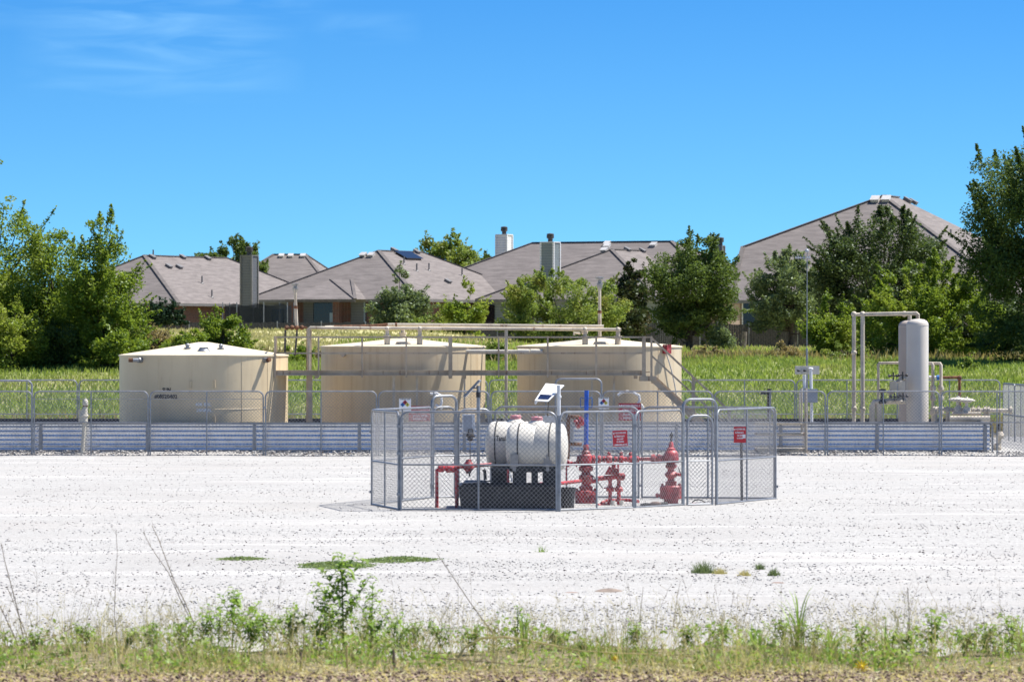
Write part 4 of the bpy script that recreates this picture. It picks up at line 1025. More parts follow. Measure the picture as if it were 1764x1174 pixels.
# manifold
Dm = 92.4
mf = thing("valve_manifold", "low red manifold on two legs with a wedge-shaped actuator box", "manifold", (X(1058, Dm), Dm, 0))
mb = MB(); mb.tube(P(1028, 824, Dm), P(1072, 820, Dm), 0.045, 12); mb.lathe(P(1070, 820.5, Dm), [(0.05, -0.05), (0.07, -0.04), (0.07, 0.05), (0.03, 0.08)], 10, AX); part("header_pipe", mb, M_red, mf)
mb = MB(); y0 = Dm - 0.09
mb.plate([P(1042, 817, y0), P(1067, 817, y0), P(1066, 807, y0), P(1049, 803.5, y0)], (0, 1, 0), 0.18); part("actuator_box", mb, M_red, mf, smooth=False)
mb = MB(); mb.tube(P(1057, 806, Dm), P(1057, 799, Dm), 0.04, 10); mb.tube(P(1057, 800, Dm), P(1057, 796, Dm), 0.02, 8); mb.tube(P(1065, 808, Dm), P(1065, 797, Dm), 0.018, 6); part("valve_top", mb, M_red, mf)
for px, pb in ((1051, 866), (1066, 872)):
    mb = MB(); x = X(px, Dm); mb.tube((x, Dm, zz(pb, Dm)), (x, Dm, zz(822, Dm)), 0.036, 10); mb.lathe((x, Dm, zz(841, Dm)), [(0.04, -0.06), (0.075, -0.05), (0.08, 0.0), (0.06, 0.03), (0.04, 0.06)], 12)
    mb.tube((x, Dm - 0.001, zz(841, Dm)), (x - 0.12, Dm - 0.08, zz(840, Dm)), 0.012, 6); part("leg", mb, M_red, mf)
mb = MB(); mb.path([P(1051, 863, Dm), P(1048, 868, Dm), P(1030, 870, Dm - .2)], 0.035, 8); part("drain_pipe", mb, M_red, mf)
for px in (1056, 1071):
    mb = MB(); p = P(px, 866, Dm - 0.1); mb.tube((p.x, p.y, 0.02), (p.x, p.y, p.z + 0.05), 0.04, 10, 0.045); single("plastic_cup", mb, M_whitepl, "pale translucent cup on the gravel %s the manifold legs" % ("between" if px < 1060 else "right of"), "cup", (p.x, p.y, 0.02))
hose = MB(); hose.path([P(1036, 866, Dm + .3), P(1044, 862, Dm + .4), P(1060, 861, Dm + .5), P(1080, 861, Dm + .4), P(1100, 863, Dm + .2)], 0.03, 8); single("ground_pipe", hose, M_red, "faded red pipe lying on the gravel behind the manifold", "pipe", tuple(P(1036, 866, Dm + .3)))
hose = MB(); hose.path([P(1104, 872, Dm - .6), P(1112, 869.5, Dm - .6), P(1122, 871, Dm - .6), P(1136, 869, Dm - .5), P(1148, 868, Dm - .4)], 0.05, 8); single("ground_pipe", hose, M_dark, "dark pipe lying on the gravel at the foot of the right wellhead", "pipe", tuple(P(1104, 872, Dm - .6)))
mb = MB(); mb.ball(P(1129, 867, Dm - .7), 0.09, 10, (1.2, .8, .5)); single("stone", mb, M_terra, "pinkish stone beside the dark ground pipe", "stone", tuple(P(1129, 867, Dm - .7)))
hose = MB(); hose.path([P(1192, 865, 94), P(1196, 861.5, 94), P(1202, 860, 94), P(1209, 861, 94), P(1215, 865.5, 94), P(1216, 869, 94)], 0.012, 6); single("hose", hose, M_dark, "thin dark hose arching over the gravel inside the gate", "hose", tuple(P(1192, 865, 94)))
hose = MB(); hose.path([P(1186, 868.5, 93.8), P(1196, 867, 93.8), P(1208, 868.5, 93.8)], 0.025, 6); single("ground_pipe", hose, M_red, "short faded red pipe lying inside the gate", "pipe", tuple(P(1186, 869, 93.8)))
# small black tub
tb = MB(); cx = X(977, 91.0); tb.lathe((cx, 91.0, 0.0), [(0.125, 0.01), (0.155, 0.40), (0.17, 0.405), (0.17, 0.43), (0.15, 0.43), (0.12, 0.05)], 20); single("black_tub", tb, M_blackpl, "black plastic tub beside the left wellhead base", "tub", (cx, 91.0, 0))
# red line behind the white tank
mb = MB(); mb.path([P(930, 833, 92.6), P(965, 832, 92.6), P(1000, 828, 93.2)], 0.034, 8); single("supply_pipe", mb, M_red, "thin red pipe passing behind the black stand to the left wellhead", "pipe", tuple(P(965, 832, 92.6)))
# rusty riser behind
rp = thing("rusty_riser", "rusty riser with a red flange behind the white tank and blue post", "pipe", (X(980, 96), 96, 0))
mb = MB(); Dq = 96.0; mb.path([P(978, 790, Dq), P(979, 722, Dq), P(981, 717, Dq), P(996, 718, Dq), P(1001, 724, Dq)], 0.042, 10); mb.tube(P(979, 764, Dq), P(1002, 765, Dq), 0.035, 8); part("pipe", mb, M_rust, rp)
mb = MB(); mb.lathe(P(998, 727, Dq), [(0.06, -0.10), (0.10, -0.09), (0.10, -0.03), (0.07, 0.0), (0.10, 0.03), (0.10, 0.09), (0.05, 0.1)], 14, Matrix.Rotation(R(60), 3, 'Y')); part("flange", mb, M_red, rp)

# left red pipe loop
Dl = 91.2
lp = thing("red_pipe_loop", "bright red square pipe loop with valves at the left of the enclosure", "pipe frame", (X(770, Dl), Dl, 0))
mb = MB()
mb.path([P(846, 799.5, Dl + .3), P(815, 802, Dl + .1), P(790, 804, Dl), P(756, 807.5, Dl), P(752.5, 810, Dl), P(752.5, 874, Dl)], 0.035, 10); part("flow_pipe", mb, M_red, lp)
mb = MB(); mb.tube(P(787, 810, Dl), P(787, 875, Dl), 0.036, 10); mb.tube(P(768, 810, Dl), P(789, 809.5, Dl), 0.04, 10); part("upright", mb, M_red, lp)
mb = MB(); mb.tube(P(749, 876.5, Dl), P(790, 876.5, Dl), 0.032, 10); part("base_pipe", mb, M_red, lp)
for px, r_ in ((760, .075), (766, .05), (776, .06)):
    mb = MB(); mb.lathe(P(px, 806, Dl), [(r_ * .7, -.06), (r_, -.04), (r_, .04), (r_ * .7, .06)], 12, AX); mb.tube(P(px + 4, 805, Dl), P(px + 4, 798, Dl), 0.02, 6); part("valve", mb, M_red, lp)
mb = MB(); mb.lathe(P(807, 803, Dl + .05), [(.045, -.13), (.05, -.1), (.11, -.03), (.11, .03), (.05, .1), (.045, .13)], 14); mb.tube(P(807, 800, Dl + .05), P(807, 792, Dl + .05), 0.022, 6); mb.tube(P(803, 792.5, Dl + .05), P(812, 792.5, Dl + .05), 0.02, 6); part("valve", mb, M_red, lp)
mb = MB(); mb.tube(P(808, 812, Dl), P(809, 820, Dl), 0.016, 6); mb.tube(P(803, 813, Dl), P(812, 813, Dl), 0.014, 6); mb.path([P(833, 808, Dl), P(835, 812, Dl), P(836, 826, Dl)], 0.03, 8); mb.tube(P(828, 829, Dl), P(846, 828, Dl), 0.014, 6); part("drain_cock", mb, M_dark, lp)

# ------------------------------------------------------------------ chemical tanks
def poly_tank(c, L, r, yaw, lid_u, label, straps):
    root = thing("chemical_tank", label, "chemical tank", (c[0], c[1], c[2] - r), "white horizontal chemical tanks")
    m = Matrix.Rotation(yaw, 3, 'Z') @ AX; c = Vector(c); hl = L / 2
    mb = MB(); mb.lathe(c, [(0.02, -hl), (r * .5, -hl * .985), (r * .8, -hl * .94), (r * .95, -hl * .86), (r, -hl * .76), (r, -0.02), (r * .975, 0.0), (r, 0.02), (r, hl * .76), (r * .95, hl * .86), (r * .8, hl * .94), (r * .5, hl * .985), (0.02, hl)], 36, m)
    part("tank_body", mb, M_whitepl, root)
    ax = m @ Vector((0, 0, 1)); q = c + ax * lid_u
    mb = MB(); mb.lathe(q + Vector((0, 0, r - 0.03)), [(0.20, -0.03), (0.16, 0.03), (0.10, 0.075), (0.10, 0.09)], 20); part("filler_neck", mb, M_whitepl, root)
    mb = MB(); mb.lathe(q + Vector((0, 0, r + 0.045)), [(0.10, 0), (0.108, 0.01), (0.108, 0.06), (0.09, 0.075), (0.02, 0.08)], 20); part("lid", mb, M_pink, root)
    for s in straps:
        mb = MB(); p = c + ax * s; vs = []; n = 40
        for i in range(n):
            t = 2 * math.pi * i / n
            for z, rr in ((-.012, r + .002), (-.012, r + .008), (.012, r + .008), (.012, r + .002)):
                vs.append(p + m @ Vector((rr * math.cos(t), rr * math.sin(t), z)))
        mb.add(vs, [(i*4+j, ((i+1) % n)*4+j, ((i+1) % n)*4+(j+1) % 4, i*4+(j+1) % 4) for i in range(n) for j in range(4)]); part("strap", mb, M_dark, root)
    return root, c, ax
Dt = 91.3; uu = Dt / F
t1, c1, ax1 = poly_tank((X(925, Dt), Dt, Z(769, Dt)), 105 * uu, 41 * uu, R(-8), 0.0, "nearer white plastic chemical tank lying on the black stand, right of its twin", (-0.31, 0.28))
t2, c2, ax2 = poly_tank((X(890, Dt + .95), Dt + .95, Z(766, Dt + .95)), 105 * (Dt + .95) / F, 41 * uu, R(-8), -0.02, "further white plastic chemical tank with dark lettering, half hidden on the left", (-0.36, 0.25))
mb = MB()
def tmap(x, y):
    s = -0.24 + x; th = math.asin(max(-1, min(1, (0.13 + y) / (41 * uu)))); rr = 41 * uu + 0.004
    base = c2 + ax2 * s; fwd = Vector((ax2.y, -ax2.x, 0)); return tuple(base + fwd * rr * math.cos(th) + Vector((0, 0, rr * math.sin(th))))
add_text(mb, "Tansl", 0.14, tmap, 0.004, 0.185); part("lettering", mb, M_ink, t2, smooth=False)
st = thing("tank_stand", "black plastic stand carrying the two white chemical tanks", "stand", (X(900, Dt), Dt, 0.46))
for i, (px, D_q) in enumerate(((862, Dt + .5), (895, Dt), (921, Dt), (946, Dt))):
    mb = MB(); x = X(px, D_q); w_ = (.17, .13, .06, .12)[i]; mb.box(x - w_, x + w_, D_q - .42, D_q + .75 - i * .1, 0.42 + i * .001, Z(806, D_q) + .03); part("leg", mb, M_blackpl, st)
mb = MB(); mb.box(X(846, Dt), X(957, Dt), Dt - .40, Dt + .9, Z(812, Dt), Z(805.5, Dt)); part("platform", mb, M_blackpl, st)
for px in (886, 943):
    mb = MB(); x = X(px, Dt)
    for k, (w_, dd) in enumerate(((.075, 0.0), (.03, 0.03))):
        pts = [Vector((x - w_ + 0, Dt - .37 - dd, Z(810, Dt) - .002 * k)), Vector((x + w_, Dt - .37 - dd, Z(810, Dt) - .002 * k)), Vector((x + w_, Dt - .43 - dd + 0.02, Z(781, Dt))), Vector((x - w_, Dt - .43 - dd + .02, Z(781, Dt)))]
        mb.plate(pts, (0, -1, 0), 0.02)
    part("cradle_strap", mb, M_galv, st, smooth=False)
bn = thing("containment_tub", "low black plastic spill tub under the chemical tanks", "tub", (X(880, Dt), Dt, 0))
mb = MB(); x0, x1 = X(791, Dt), X(961, Dt); y0, y1 = Dt - .75, Dt + 1.3; zt = Z(836, Dt - .7)
o_, i_ = [], []
vs = [(x0 + .04, y0 + .03, 0.01), (x1 - .02, y0 + .03, 0.01), (x1 - .02, y1, 0.01), (x0 + .04, y1, 0.01), (x0, y0, zt), (x1, y0, zt), (x1, y1, zt), (x0, y1, zt), (x0 + .05, y0 + .05, zt), (x1 - .05, y0 + .05, zt), (x1 - .05, y1 - .05, zt), (x0 + .05, y1 - .05, zt), (x0 + .07, y0 + .07, .1), (x1 - .07, y0 + .07, .1), (x1 - .07, y1 - .07, .1), (x0 + .07, y1 - .07, .1)]
mb.add(vs, [(0,1,5,4),(1,2,6,5),(2,3,7,6),(3,0,4,7),(4,5,9,8),(5,6,10,9),(6,7,11,10),(7,4,8,11),(8,9,13,12),(9,10,14,13),(10,11,15,14),(11,8,12,15),(12,13,14,15),(0,3,2,1)])
part("tub_wall", mb, M_blackpl, bn, smooth=False)
mb = MB(); mb.box(x0 - .012, x1 + .012, y0 - .014, y0 - .002, zt - .03, zt + .005); part("rim", mb, M_blackpl, bn)
mb = MB(); mb.plate([P(797, 835, Dt + .2), P(840, 833, Dt + .2), P(836, 829, Dt + .8), P(801, 829, Dt + .8)], (0, 0, 1), .03); part("lid_flap", mb, M_blackpl, bn, smooth=False)
mb = MB(); mb.tube(P(874.5, 808, Dt - .5), P(874.5, 829, Dt - .5), 0.016, 8); mb.tube(P(875, 827, Dt - .5), P(875, 830, Dt - .5), 0.03, 8); single("red_hose", mb, M_red, "short red hose hanging between the legs of the black stand", "hose", tuple(P(874.5, 829, Dt - .5)))
mb = MB(); mb.path([P(878, 811, Dt - .5), P(880, 820, Dt - .5), P(882, 829, Dt - .5)], 0.014, 6); single("white_tube", mb, M_white, "white tube hanging beside the red hose", "hose", tuple(P(878, 811, Dt - .5)))

# ------------------------------------------------------------------ solar panel posts
def rotm(dirz, up=(0, 0, 1)):
    z = Vector(dirz).normalized(); x = Vector(up).cross(z).normalized(); y = z.cross(x); return Matrix((x, y, z)).transposed()
s1 = thing("solar_panel", "small tilted solar panel seen edge-on, on a grey post left of the white tank", "solar panel", (X(824, 91.8), 91.8, 0), "small solar panels on posts")
Ds = 91.8
mb = MB(); mb.tube((X(824, Ds), Ds, 0), P(824, 664, Ds), 0.034, 10); part("post", mb, M_galv, s1)
mb = MB(); mb.tube(P(824, 675, Ds), P(824, 684, Ds), 0.042, 10); part("clamp", mb, M_dark, s1)
c = P(813.5, 669, Ds); ax = (P(827, 654, Ds) - P(800, 683, Ds)); hl = ax.length; ax.normalize()
m = Matrix((Vector((0.10, 1, 0)).normalized(), ax, Vector((0.10, 1, 0)).normalized().cross(ax))).transposed()
mb = MB(); mb.obox(c, (0.32, hl, 0.022), m); part("panel_frame", mb, M_galv, s1)
mb = MB(); nn = m @ Vector((0, 0, 1)); mb.obox(c - nn * 0.014, (0.29, hl * .92, 0.01), m); part("cells", mb, M_cell, s1)
mb = MB(); mb.obox(c + nn * 0.014, (0.29, hl * .92, 0.01), m); part("backing", mb, M_cell, s1)
mb = MB(); mb.tube(c, P(824, 667, Ds), 0.014, 6); part("arm", mb, M_galv, s1)
cb = thing("control_box", "white control box with a small pump hanging under it on the solar post", "control box", tuple(P(804, 745, 91.7)))
mb = MB(); mb.box(X(796.5, 91.7), X(818, 91.7), 91.5, 91.74, Z(745, 91.7), Z(713, 91.7)); part("box", mb, M_white, cb)
mb = MB(); mb.box(X(798.5, 91.7), X(813, 91.7), 91.485, 91.498, Z(743, 91.7), Z(715, 91.7)); part("door", mb, M_grey, cb)
mb = MB(); p = P(810, 750, 91.45); mb.lathe(p, [(.02, .06), (.07, .04), (.075, 0), (.05, -.03), (.06, -.07), (.03, -.10)], 12); mb.path([P(807, 746, 91.45), P(807, 739, 91.45), P(814, 739, 91.45), P(814, 746, 91.45)], 0.012, 6); mb.tube(P(803, 750, 91.45), P(818, 751, 91.45), .02, 6); mb.tube(P(810, 758, 91.45), P(810, 797, 91.45), .007, 5); part("pump", mb, M_dark, cb)

Ds = 90.2
s2 = thing("solar_panel", "white-backed tilted solar panel on a grey post right of the white tank", "solar panel", (X(963, Ds), Ds, 0), "small solar panels on posts")
mb = MB(); mb.tube((X(963, Ds), Ds, 0), P(962.5, 663, Ds), 0.036, 10); mb.lathe(P(963, 683, Ds), [(.045, -.02), (.045, .02)], 10); part("post", mb, M_white, s2)
quad = [P(921, 691, Ds - .25), P(944, 692, Ds - .25), P(972, 664.5, Ds + .30), P(940, 661.5, Ds + .30)]
nrm = (quad[1] - quad[0]).cross(quad[3] - quad[0]).normalized()
if nrm.z < 0: nrm = -nrm
mb = MB(); mb.plate(quad, nrm, 0.02); part("panel_frame", mb, M_white, s2, smooth=False)
mb = MB(); mb.plate([P(921, 691.5, Ds - .26), P(923.5, 692.5, Ds - .26), P(943, 663, Ds + .28), P(939, 661.8, Ds + .28)], -nrm, 0.05); part("side_rim", mb, M_white, s2, smooth=False)
qq = [quad[0].lerp(quad[1], .12).lerp(quad[3].lerp(quad[2], .12), .08), quad[0].lerp(quad[1], .92).lerp(quad[3].lerp(quad[2], .92), .08), quad[0].lerp(quad[1], .92).lerp(quad[3].lerp(quad[2], .92), .36), quad[0].lerp(quad[1], .12).lerp(quad[3].lerp(quad[2], .12), .36)]
mb = MB(); mb.plate([q + nrm * 0.018 for q in qq], nrm, 0.008); part("cells", mb, M_cell, s2, smooth=False)
mb = MB(); mb.path([P(945, 692, Ds - .2), P(944, 705, Ds - .1), P(943, 716, Ds + .2)], 0.008, 5); part("cable", mb, M_dark, s2)
mb = MB(); mb.box(X(934, 91.9), X(957, 91.9), 91.85, 92.0, Z(736, 91.9), Z(716, 91.9)); single("control_box", mb, M_grey, "pale grey box behind the lids of the white chemical tanks", "control box", tuple(P(945, 736, 91.9)))

# white hoses behind the yard fence
for (pts, lab) in (([(1064, 681), (1070, 676), (1080, 674), (1090, 675), (1101, 681), (1102, 690), (1097, 697)], "white hose curling above the right dark red sign"),
                   ([(1104, 696), (1108, 702), (1107, 712), (1104, 720)], "short white hose hooked beside the right dark red sign"),
                   ([(741, 678), (752, 677), (760, 681), (761, 693), (757, 702)], "white hose looped behind the tall frame right of the left dark red sign"),
                   ([(750, 697), (756, 700), (762, 704)], "short end of white hose under the loop by the left dark red sign")):
    mb = MB(); mb.path([P(a, b, 133.75) for a, b in pts], 0.036, 8); single("white_hose", mb, M_white, lab, "hose", tuple(P(*pts[0], 133.75)), "white hoses on the yard wall")

# ------------------------------------------------------------------ separators and piping at the right
def vessel(px, hw, ytop, D, label):
    r = hw * D / F; x = X(px, D); zt = Z(ytop, D); root = thing("separator_vessel", label, "separator", (x, D, 0.06), "tall taupe separator vessels")
    mb = MB(); mb.lathe((x, D, 0), [(r, 0.06), (r, zt - r * .55), (r * .97, zt - r * .40), (r * .85, zt - r * .22), (r * .6, zt - r * .08), (r * .3, zt - .01), (.01, zt)], 48); part("shell", mb, M_vessel if px > 1570 else M_vessel2, root)
    mb = MB(); mb.ring((x, D, zt - r * .62), r, .006, n=48); part("weld_seam", mb, M_vessel, root); return root
v1 = vessel(1580.5, 19, 548.5, 138.3, "nearer tall taupe separator vessel, the right one of the pair")
v2 = vessel(1566.5, 18.7, 551, 140.2, "further tall taupe separator vessel, half hidden behind its twin")
op = thing("overhead_pipe", "beige overhead pipe frame dropping into the tops of the separators", "pipe", (X(1486, 139), 139, 0.06))
mb = MB(); mb.path([P(1471, 742, 139.5), P(1471, 700, 139.5), P(1471, 545, 139.5), P(1473, 541.5, 139.5), P(1565, 540.5, 140.2), P(1567, 543, 140.2), P(1567, 551, 140.2)], .058, 10); part("pipe", mb, M_beige, op)
mb = MB(); mb.path([P(1486, 742, 138.9), P(1486, 545, 138.9), P(1488, 541, 138.9), P(1578, 539.5, 138.3), P(1581, 542, 138.3), P(1581, 551, 138.3)], .062, 10); part("pipe", mb, M_beige, op)
for px, py, D_q in ((1471, 607, 139.5), (1471, 703, 139.5), (1486, 704, 138.9), (1471, 541, 139.5), (1486, 541, 138.9), (1558, 540.5, 138.7)):
    mb = MB(); mb.ball(P(px, py, D_q), .085, 10); part("elbow", mb, M_beige, op)
pp = thing("pipework", "beige pipes and rusty elbow standing right of the separator vessels", "pipework", (X(1615, 139.5), 139.5, 0.06))
mb = MB(); mb.path([P(1513, 700, 141), P(1513, 628, 141), P(1515, 625, 141), P(1550, 624.5, 141)], .04, 8); part("pipe", mb, M_beige, pp)
for px, y0 in ((1607, 627), (1621, 627)):
    mb = MB(); mb.path([P(1600, 625.5, 139.8), P(px - 2, 625.5, 139.6), P(px, y0 + 2, 139.6), P(px, 742, 139.6)], .048, 10)
    for yy in (668, 685, 709): mb.lathe(P(px, yy, 139.6), [(.05, -.09), (.085, -.06), (.09, .0), (.06, .08)], 10)
    part("pipe", mb, M_beige, pp)
mb = MB(); mb.path([P(1618, 650, 139.9), P(1650, 649.5, 139.9), P(1653, 653, 139.9), P(1653, 742, 139.9)], .045, 10); mb.ball(P(1652.5, 650.5, 139.9), .075, 10); part("rusty_pipe", mb, M_rust, pp)
mb = MB(); mb.lathe(P(1617, 650, 139.9), [(.07, -.06), (.07, .06)], 10, AX); part("union", mb, M_sblue, pp)
mb = MB(); mb.tube(P(1600, 649, 139.9), P(1616, 649.5, 139.9), .04, 8); part("pipe", mb, M_white, pp)
vm = thing("valve_manifold", "cluster of dusty beige valves and flanges between the stile and the separators", "manifold", (X(1530, 138.2), 138.2, 0.06))
Dv = 138.0
mb = MB(); mb.path([P(1503, 742, Dv), P(1503, 700, Dv), P(1507, 692, Dv), P(1560, 690, Dv)], .09, 10); mb.tube(P(1515, 742, Dv + .02), P(1514, 692, Dv), .09, 10); part("header", mb, M_beige, vm)
for px, y0, y1, r_ in ((1520, 692, 672, .10), (1534, 690, 674, .09), (1550, 690, 655, .10), (1556, 690, 650, .07)):
    mb = MB(); mb.lathe(P(px, y0, Dv - .05), [(r_, -.05), (r_ * 1.3, 0), (r_ * .5, .08), (r_ * .5, (y0 - y1) / 60.5 - .08), (r_ * 1.3, (y0 - y1) / 60.5 - .04), (r_ * .8, (y0 - y1) / 60.5 + .04)], 12); part("valve", mb, M_dark if px == 1520 else M_beige, vm)
for px, py in ((1539, 664), (1553, 664)):
    mb = MB(); p = P(px, py, Dv - .25); mb.box(p.x - .10, p.x + .10, p.y - .08, p.y + .08, p.z - .13, p.z + .12)
    mb.obox((p.x - .04, p.y - .09, p.z + .07), (.04, .02, .04)); part("regulator_box", mb, M_beige, vm)
for px, py in ((1539, 647), (1555, 646), (1541, 683), (1556, 682)):
    mb = MB(); p = P(px, py, Dv - .25); mb.tube((p.x - .11, p.y, p.z), (p.x + .11, p.y, p.z), .022, 6); mb.tube((p.x, p.y, p.z - .12), (p.x, p.y, p.z + .10), .022, 6)
    for s in (-1, 1): mb.ball((p.x + s * .11, p.y, p.z), .045, 8)
    part("needle_valve", mb, M_dark, vm)
rm = thing("valve_manifold", "low spread of beige valves with two round diaphragm tops, far right", "manifold", (X(1670, 138), 138, 0.06))
mb = MB(); mb.tube(P(1607, 703, 138), P(1650, 706, 138), .06, 10); mb.tube(P(1640, 706, 138), P(1742, 707, 138), .065, 10); mb.tube(P(1640, 712, 137.7), P(1690, 712, 137.7), .05, 10); mb.tube(P(1636, 721, 137.5), P(1705, 721, 137.5), .09, 10); part("header", mb, M_beige, rm)
for px, r_ in ((1650, .27), (1665, .24)):
    mb = MB(); p = P(px, 687 if px == 1650 else 688.5, 138 - (px - 1650) * .01); mb.lathe(p, [(.05, -.32), (.05, -.08), (r_ * .75, -.05), (r_, -.03), (r_, .0), (r_ * .6, .04), (.05, .05), (.04, .09)], 20); mb.lathe(p + Vector((0, 0, -.3)), [(.10, -.12), (.13, 0), (.08, .1)], 12); part("diaphragm_valve", mb, M_cream, rm)
for px in (1612, 1632, 1676, 1686, 1697, 1703, 1741):
    mb = MB(); big_ = px == 1741
    mb.lathe(P(px, 706.5, 138), [(.06, -.05), (.12 if big_ else .10, -.035), (.12 if big_ else .10, .035), (.06, .05)], 12, AX); mb.tube(P(px, 706, 138), P(px, 728, 138), .05, 8) if not big_ else None
    mb.tube(P(px, 706, 138), P(px, 699, 138), .03, 6); part("flange", mb, M_beige, rm)
dv = thing("drain_valve", "small rusty valve assembly low down beyond the corner of the wall", "valve", (X(1725, 136), 136, 0.0))
mb = MB(); mb.path([P(1708, 745, 136), P(1716, 750, 136), P(1722, 757, 136), P(1722, 778, 136)], .05, 8); mb.lathe(P(1722, 750, 136), [(.1, -.09), (.13, 0), (.08, .12)], 10); mb.ball(P(1717, 770, 136), .12, 10); part("body", mb, M_beige, dv)
mb = MB(); mb.tube(P(1719, 747, 136), P(1720, 730, 136), .04, 8); part("cap", mb, M_dark, dv)

# electrical boxes
eb = thing("electrical_box", "grey electrical box on a conduit post with a cream panel above it", "electrical box", (X(1396, 137), 137, 0.06))
De = 137.0
mb = MB(); mb.box(X(1378, De), X(1408, De), De - .12, De + .12, Z(693, De), Z(669.5, De)); part("box", mb, M_grey, eb)
mb = MB(); mb.box(X(1380, De), X(1406.5, De), De - .135, De - .122, Z(692, De), Z(671, De)); part("door", mb, M_grey, eb)
mb = MB(); mb.tube(P(1398, 742, De), P(1398, 693, De), .045, 10); mb.tube(P(1397.5, 669, De), P(1396.5, 636, De - .02), .045, 10); mb.lathe(P(1396.5, 635, De - .02), [(.07, -.02), (.07, .02), (.03, .04)], 10); part("conduit_post", mb, M_white, eb)
mb = MB(); mb.tube(P(1386, 669, De + .05), P(1385.5, 645, De + .05), .05, 8); part("conduit_post", mb, M_white, eb)
pb = thing("meter_panel", "cream panel board with two small dark switches on top of the electrical post", "panel board", tuple(P(1391, 637, De + .15)))
mb = MB(); mb.box(X(1370, De), X(1412, De), De + .10, De + .16, Z(644.5, De), Z(630, De)); part("board", mb, M_cream, pb)
for px in (1375.5, 1386):
    mb = MB(); mb.box(X(px - 4.5, De), X(px + 5, De), De + .075, De + .098, Z(643, De), Z(631.5, De)); part("meter_box", mb, M_cream, pb)
    mb = MB(); mb.ball(P(px - .5, 638, De + .07), .035, 8); mb.tube(P(px, 638, De + .06), P(px + 3, 639, De + .06), .014, 5); part("switch", mb, M_dark, pb)
an = thing("antenna_mast", "tall thin grey mast with small cross antennas rising behind the electrical box", "antenna mast", (X(1390, 139.5), 139.5, 0.06))
mb = MB(); mb.tube((X(1390, 139.5), 139.5, .06), P(1390, 600, 139.5), .03, 8); mb.tube(P(1390, 600, 139.5), P(1390.5, 427, 139.5), .012, 8); part("mast", mb, M_galv, an)
mb = MB(); mb.tube(P(1370, 444, 139.5), P(1396, 443.5, 139.5), .022, 6)
for px, h_ in ((1371, 3), (1375, 4), (1379, 3), (1385, 5), (1394, 4)): mb.tube(P(px, 444 - h_, 139.5), P(px, 444 + h_ * .6, 139.5), .016, 5)
mb.ball(P(1390, 432, 139.5), .06, 8); part("antenna", mb, M_grey, an)
mb = MB(); mb.tube((X(1325, 138), 138, .06), P(1325, 669, 138), .06, 8); mb.box(X(1310, 138), X(1320, 138), 137.9, 138.0, Z(679, 138), Z(674, 138)); mb.tube(P(1318, 677, 138), P(1325, 677, 138), .02, 6); single("steel_post", mb, M_dark, "short dark post with a side bracket between the stairs and the electrical box", "post", (X(1325, 138), 138, .06))

# ------------------------------------------------------------------ houses
class Plane3:
    def __init__(s, a, b, c): s.p = Vector(a); s.n = (Vector(b) - s.p).cross(Vector(c) - s.p).normalized(); s.n = -s.n if s.n.z < 0 else s.n
    def at(s, px, py):
        d = Vector(((px - 882) / F, 1, -(py - 597) / F)); o = Vector((0, 0, CAMZ)); t = s.n.dot(s.p - o) / s.n.dot(d); return o + d * t
def uv(al): return Vector((-math.cos(al), math.sin(al), 0)), Vector((math.sin(al), math.cos(al), 0))
def hip_roof(root, FC, al, W, L, ze, rise, ridge='v', name="roof", run=None):
    u, v = uv(al); A = Vector((FC.x, FC.y, ze)); up = Vector((0, 0, rise))
    LC = A + u * W; RC = A + v * L; BC = LC + v * L
    if ridge == 'v': r = run or W / 2; P1 = A + u * W / 2 + v * r + up; P2 = A + u * W / 2 + v * (L - r) + up; F_ = [(0, 4, 1), (0, 2, 5, 4), (2, 3, 5), (3, 1, 4, 5)]
    else: r = run or L / 2; P1 = A + v * L / 2 + u * r + up; P2 = A + v * L / 2 + u * (W - r) + up; F_ = [(0, 4, 5, 1), (0, 2, 4), (2, 3, 5, 4), (3, 1, 5)]
    mb = MB(); mb.add([A, LC, RC, BC, P1, P2], [tuple(reversed(f)) for f in F_] + [(0, 1, 3, 2)])
    rf = part(name, mb, M_shingle, root, smooth=False)
    hb = MB()
    for (s, e) in (((A, P1), (RC, P2 if ridge == 'v' else P1), (LC, P1 if ridge == 'v' else P2), (P1, P2))): hb.beam(s + Vector((0, 0, .02)), e + Vector((0, 0, .02)), .28, .07)
    part("ridge_cap", hb, M_ridge, rf, smooth=False)
    fb = MB()
    for s, e in ((A, LC), (A, RC), (RC, BC), (LC, BC)): fb.beam(s - Vector((0, 0, .10)), e - Vector((0, 0, .10)), .06 if abs((e - s).x) < 0.01 else .12, .18)
    part("gutter", fb, M_trim, rf, smooth=False)
    return rf, dict(A=A, LC=LC, RC=RC, BC=BC, P1=P1, P2=P2, L=Plane3(A, LC, P1), Rr=Plane3(A, RC, P1), u=u, v=v)
def walls(root, g, z0, inset=.45, mat=None):
    u, v = g['u'], g['v']; a = g['A'] + u * inset + v * inset; b = g['LC'] - u * inset + v * inset; c = g['BC'] - u * inset - v * inset; d = g['RC'] + u * inset - v * inset
    zt = g['A'].z - .02; mb = MB(); vs = []
    for z in (z0, zt): vs += [(p.x, p.y, z) for p in (a, b, c, d)]
    mb.add(vs, [(0, 1, 5, 4), (1, 2, 6, 5), (2, 3, 7, 6), (3, 0, 4, 7)]); part("wall", mb, mat, root, smooth=False)
    return a, b, d
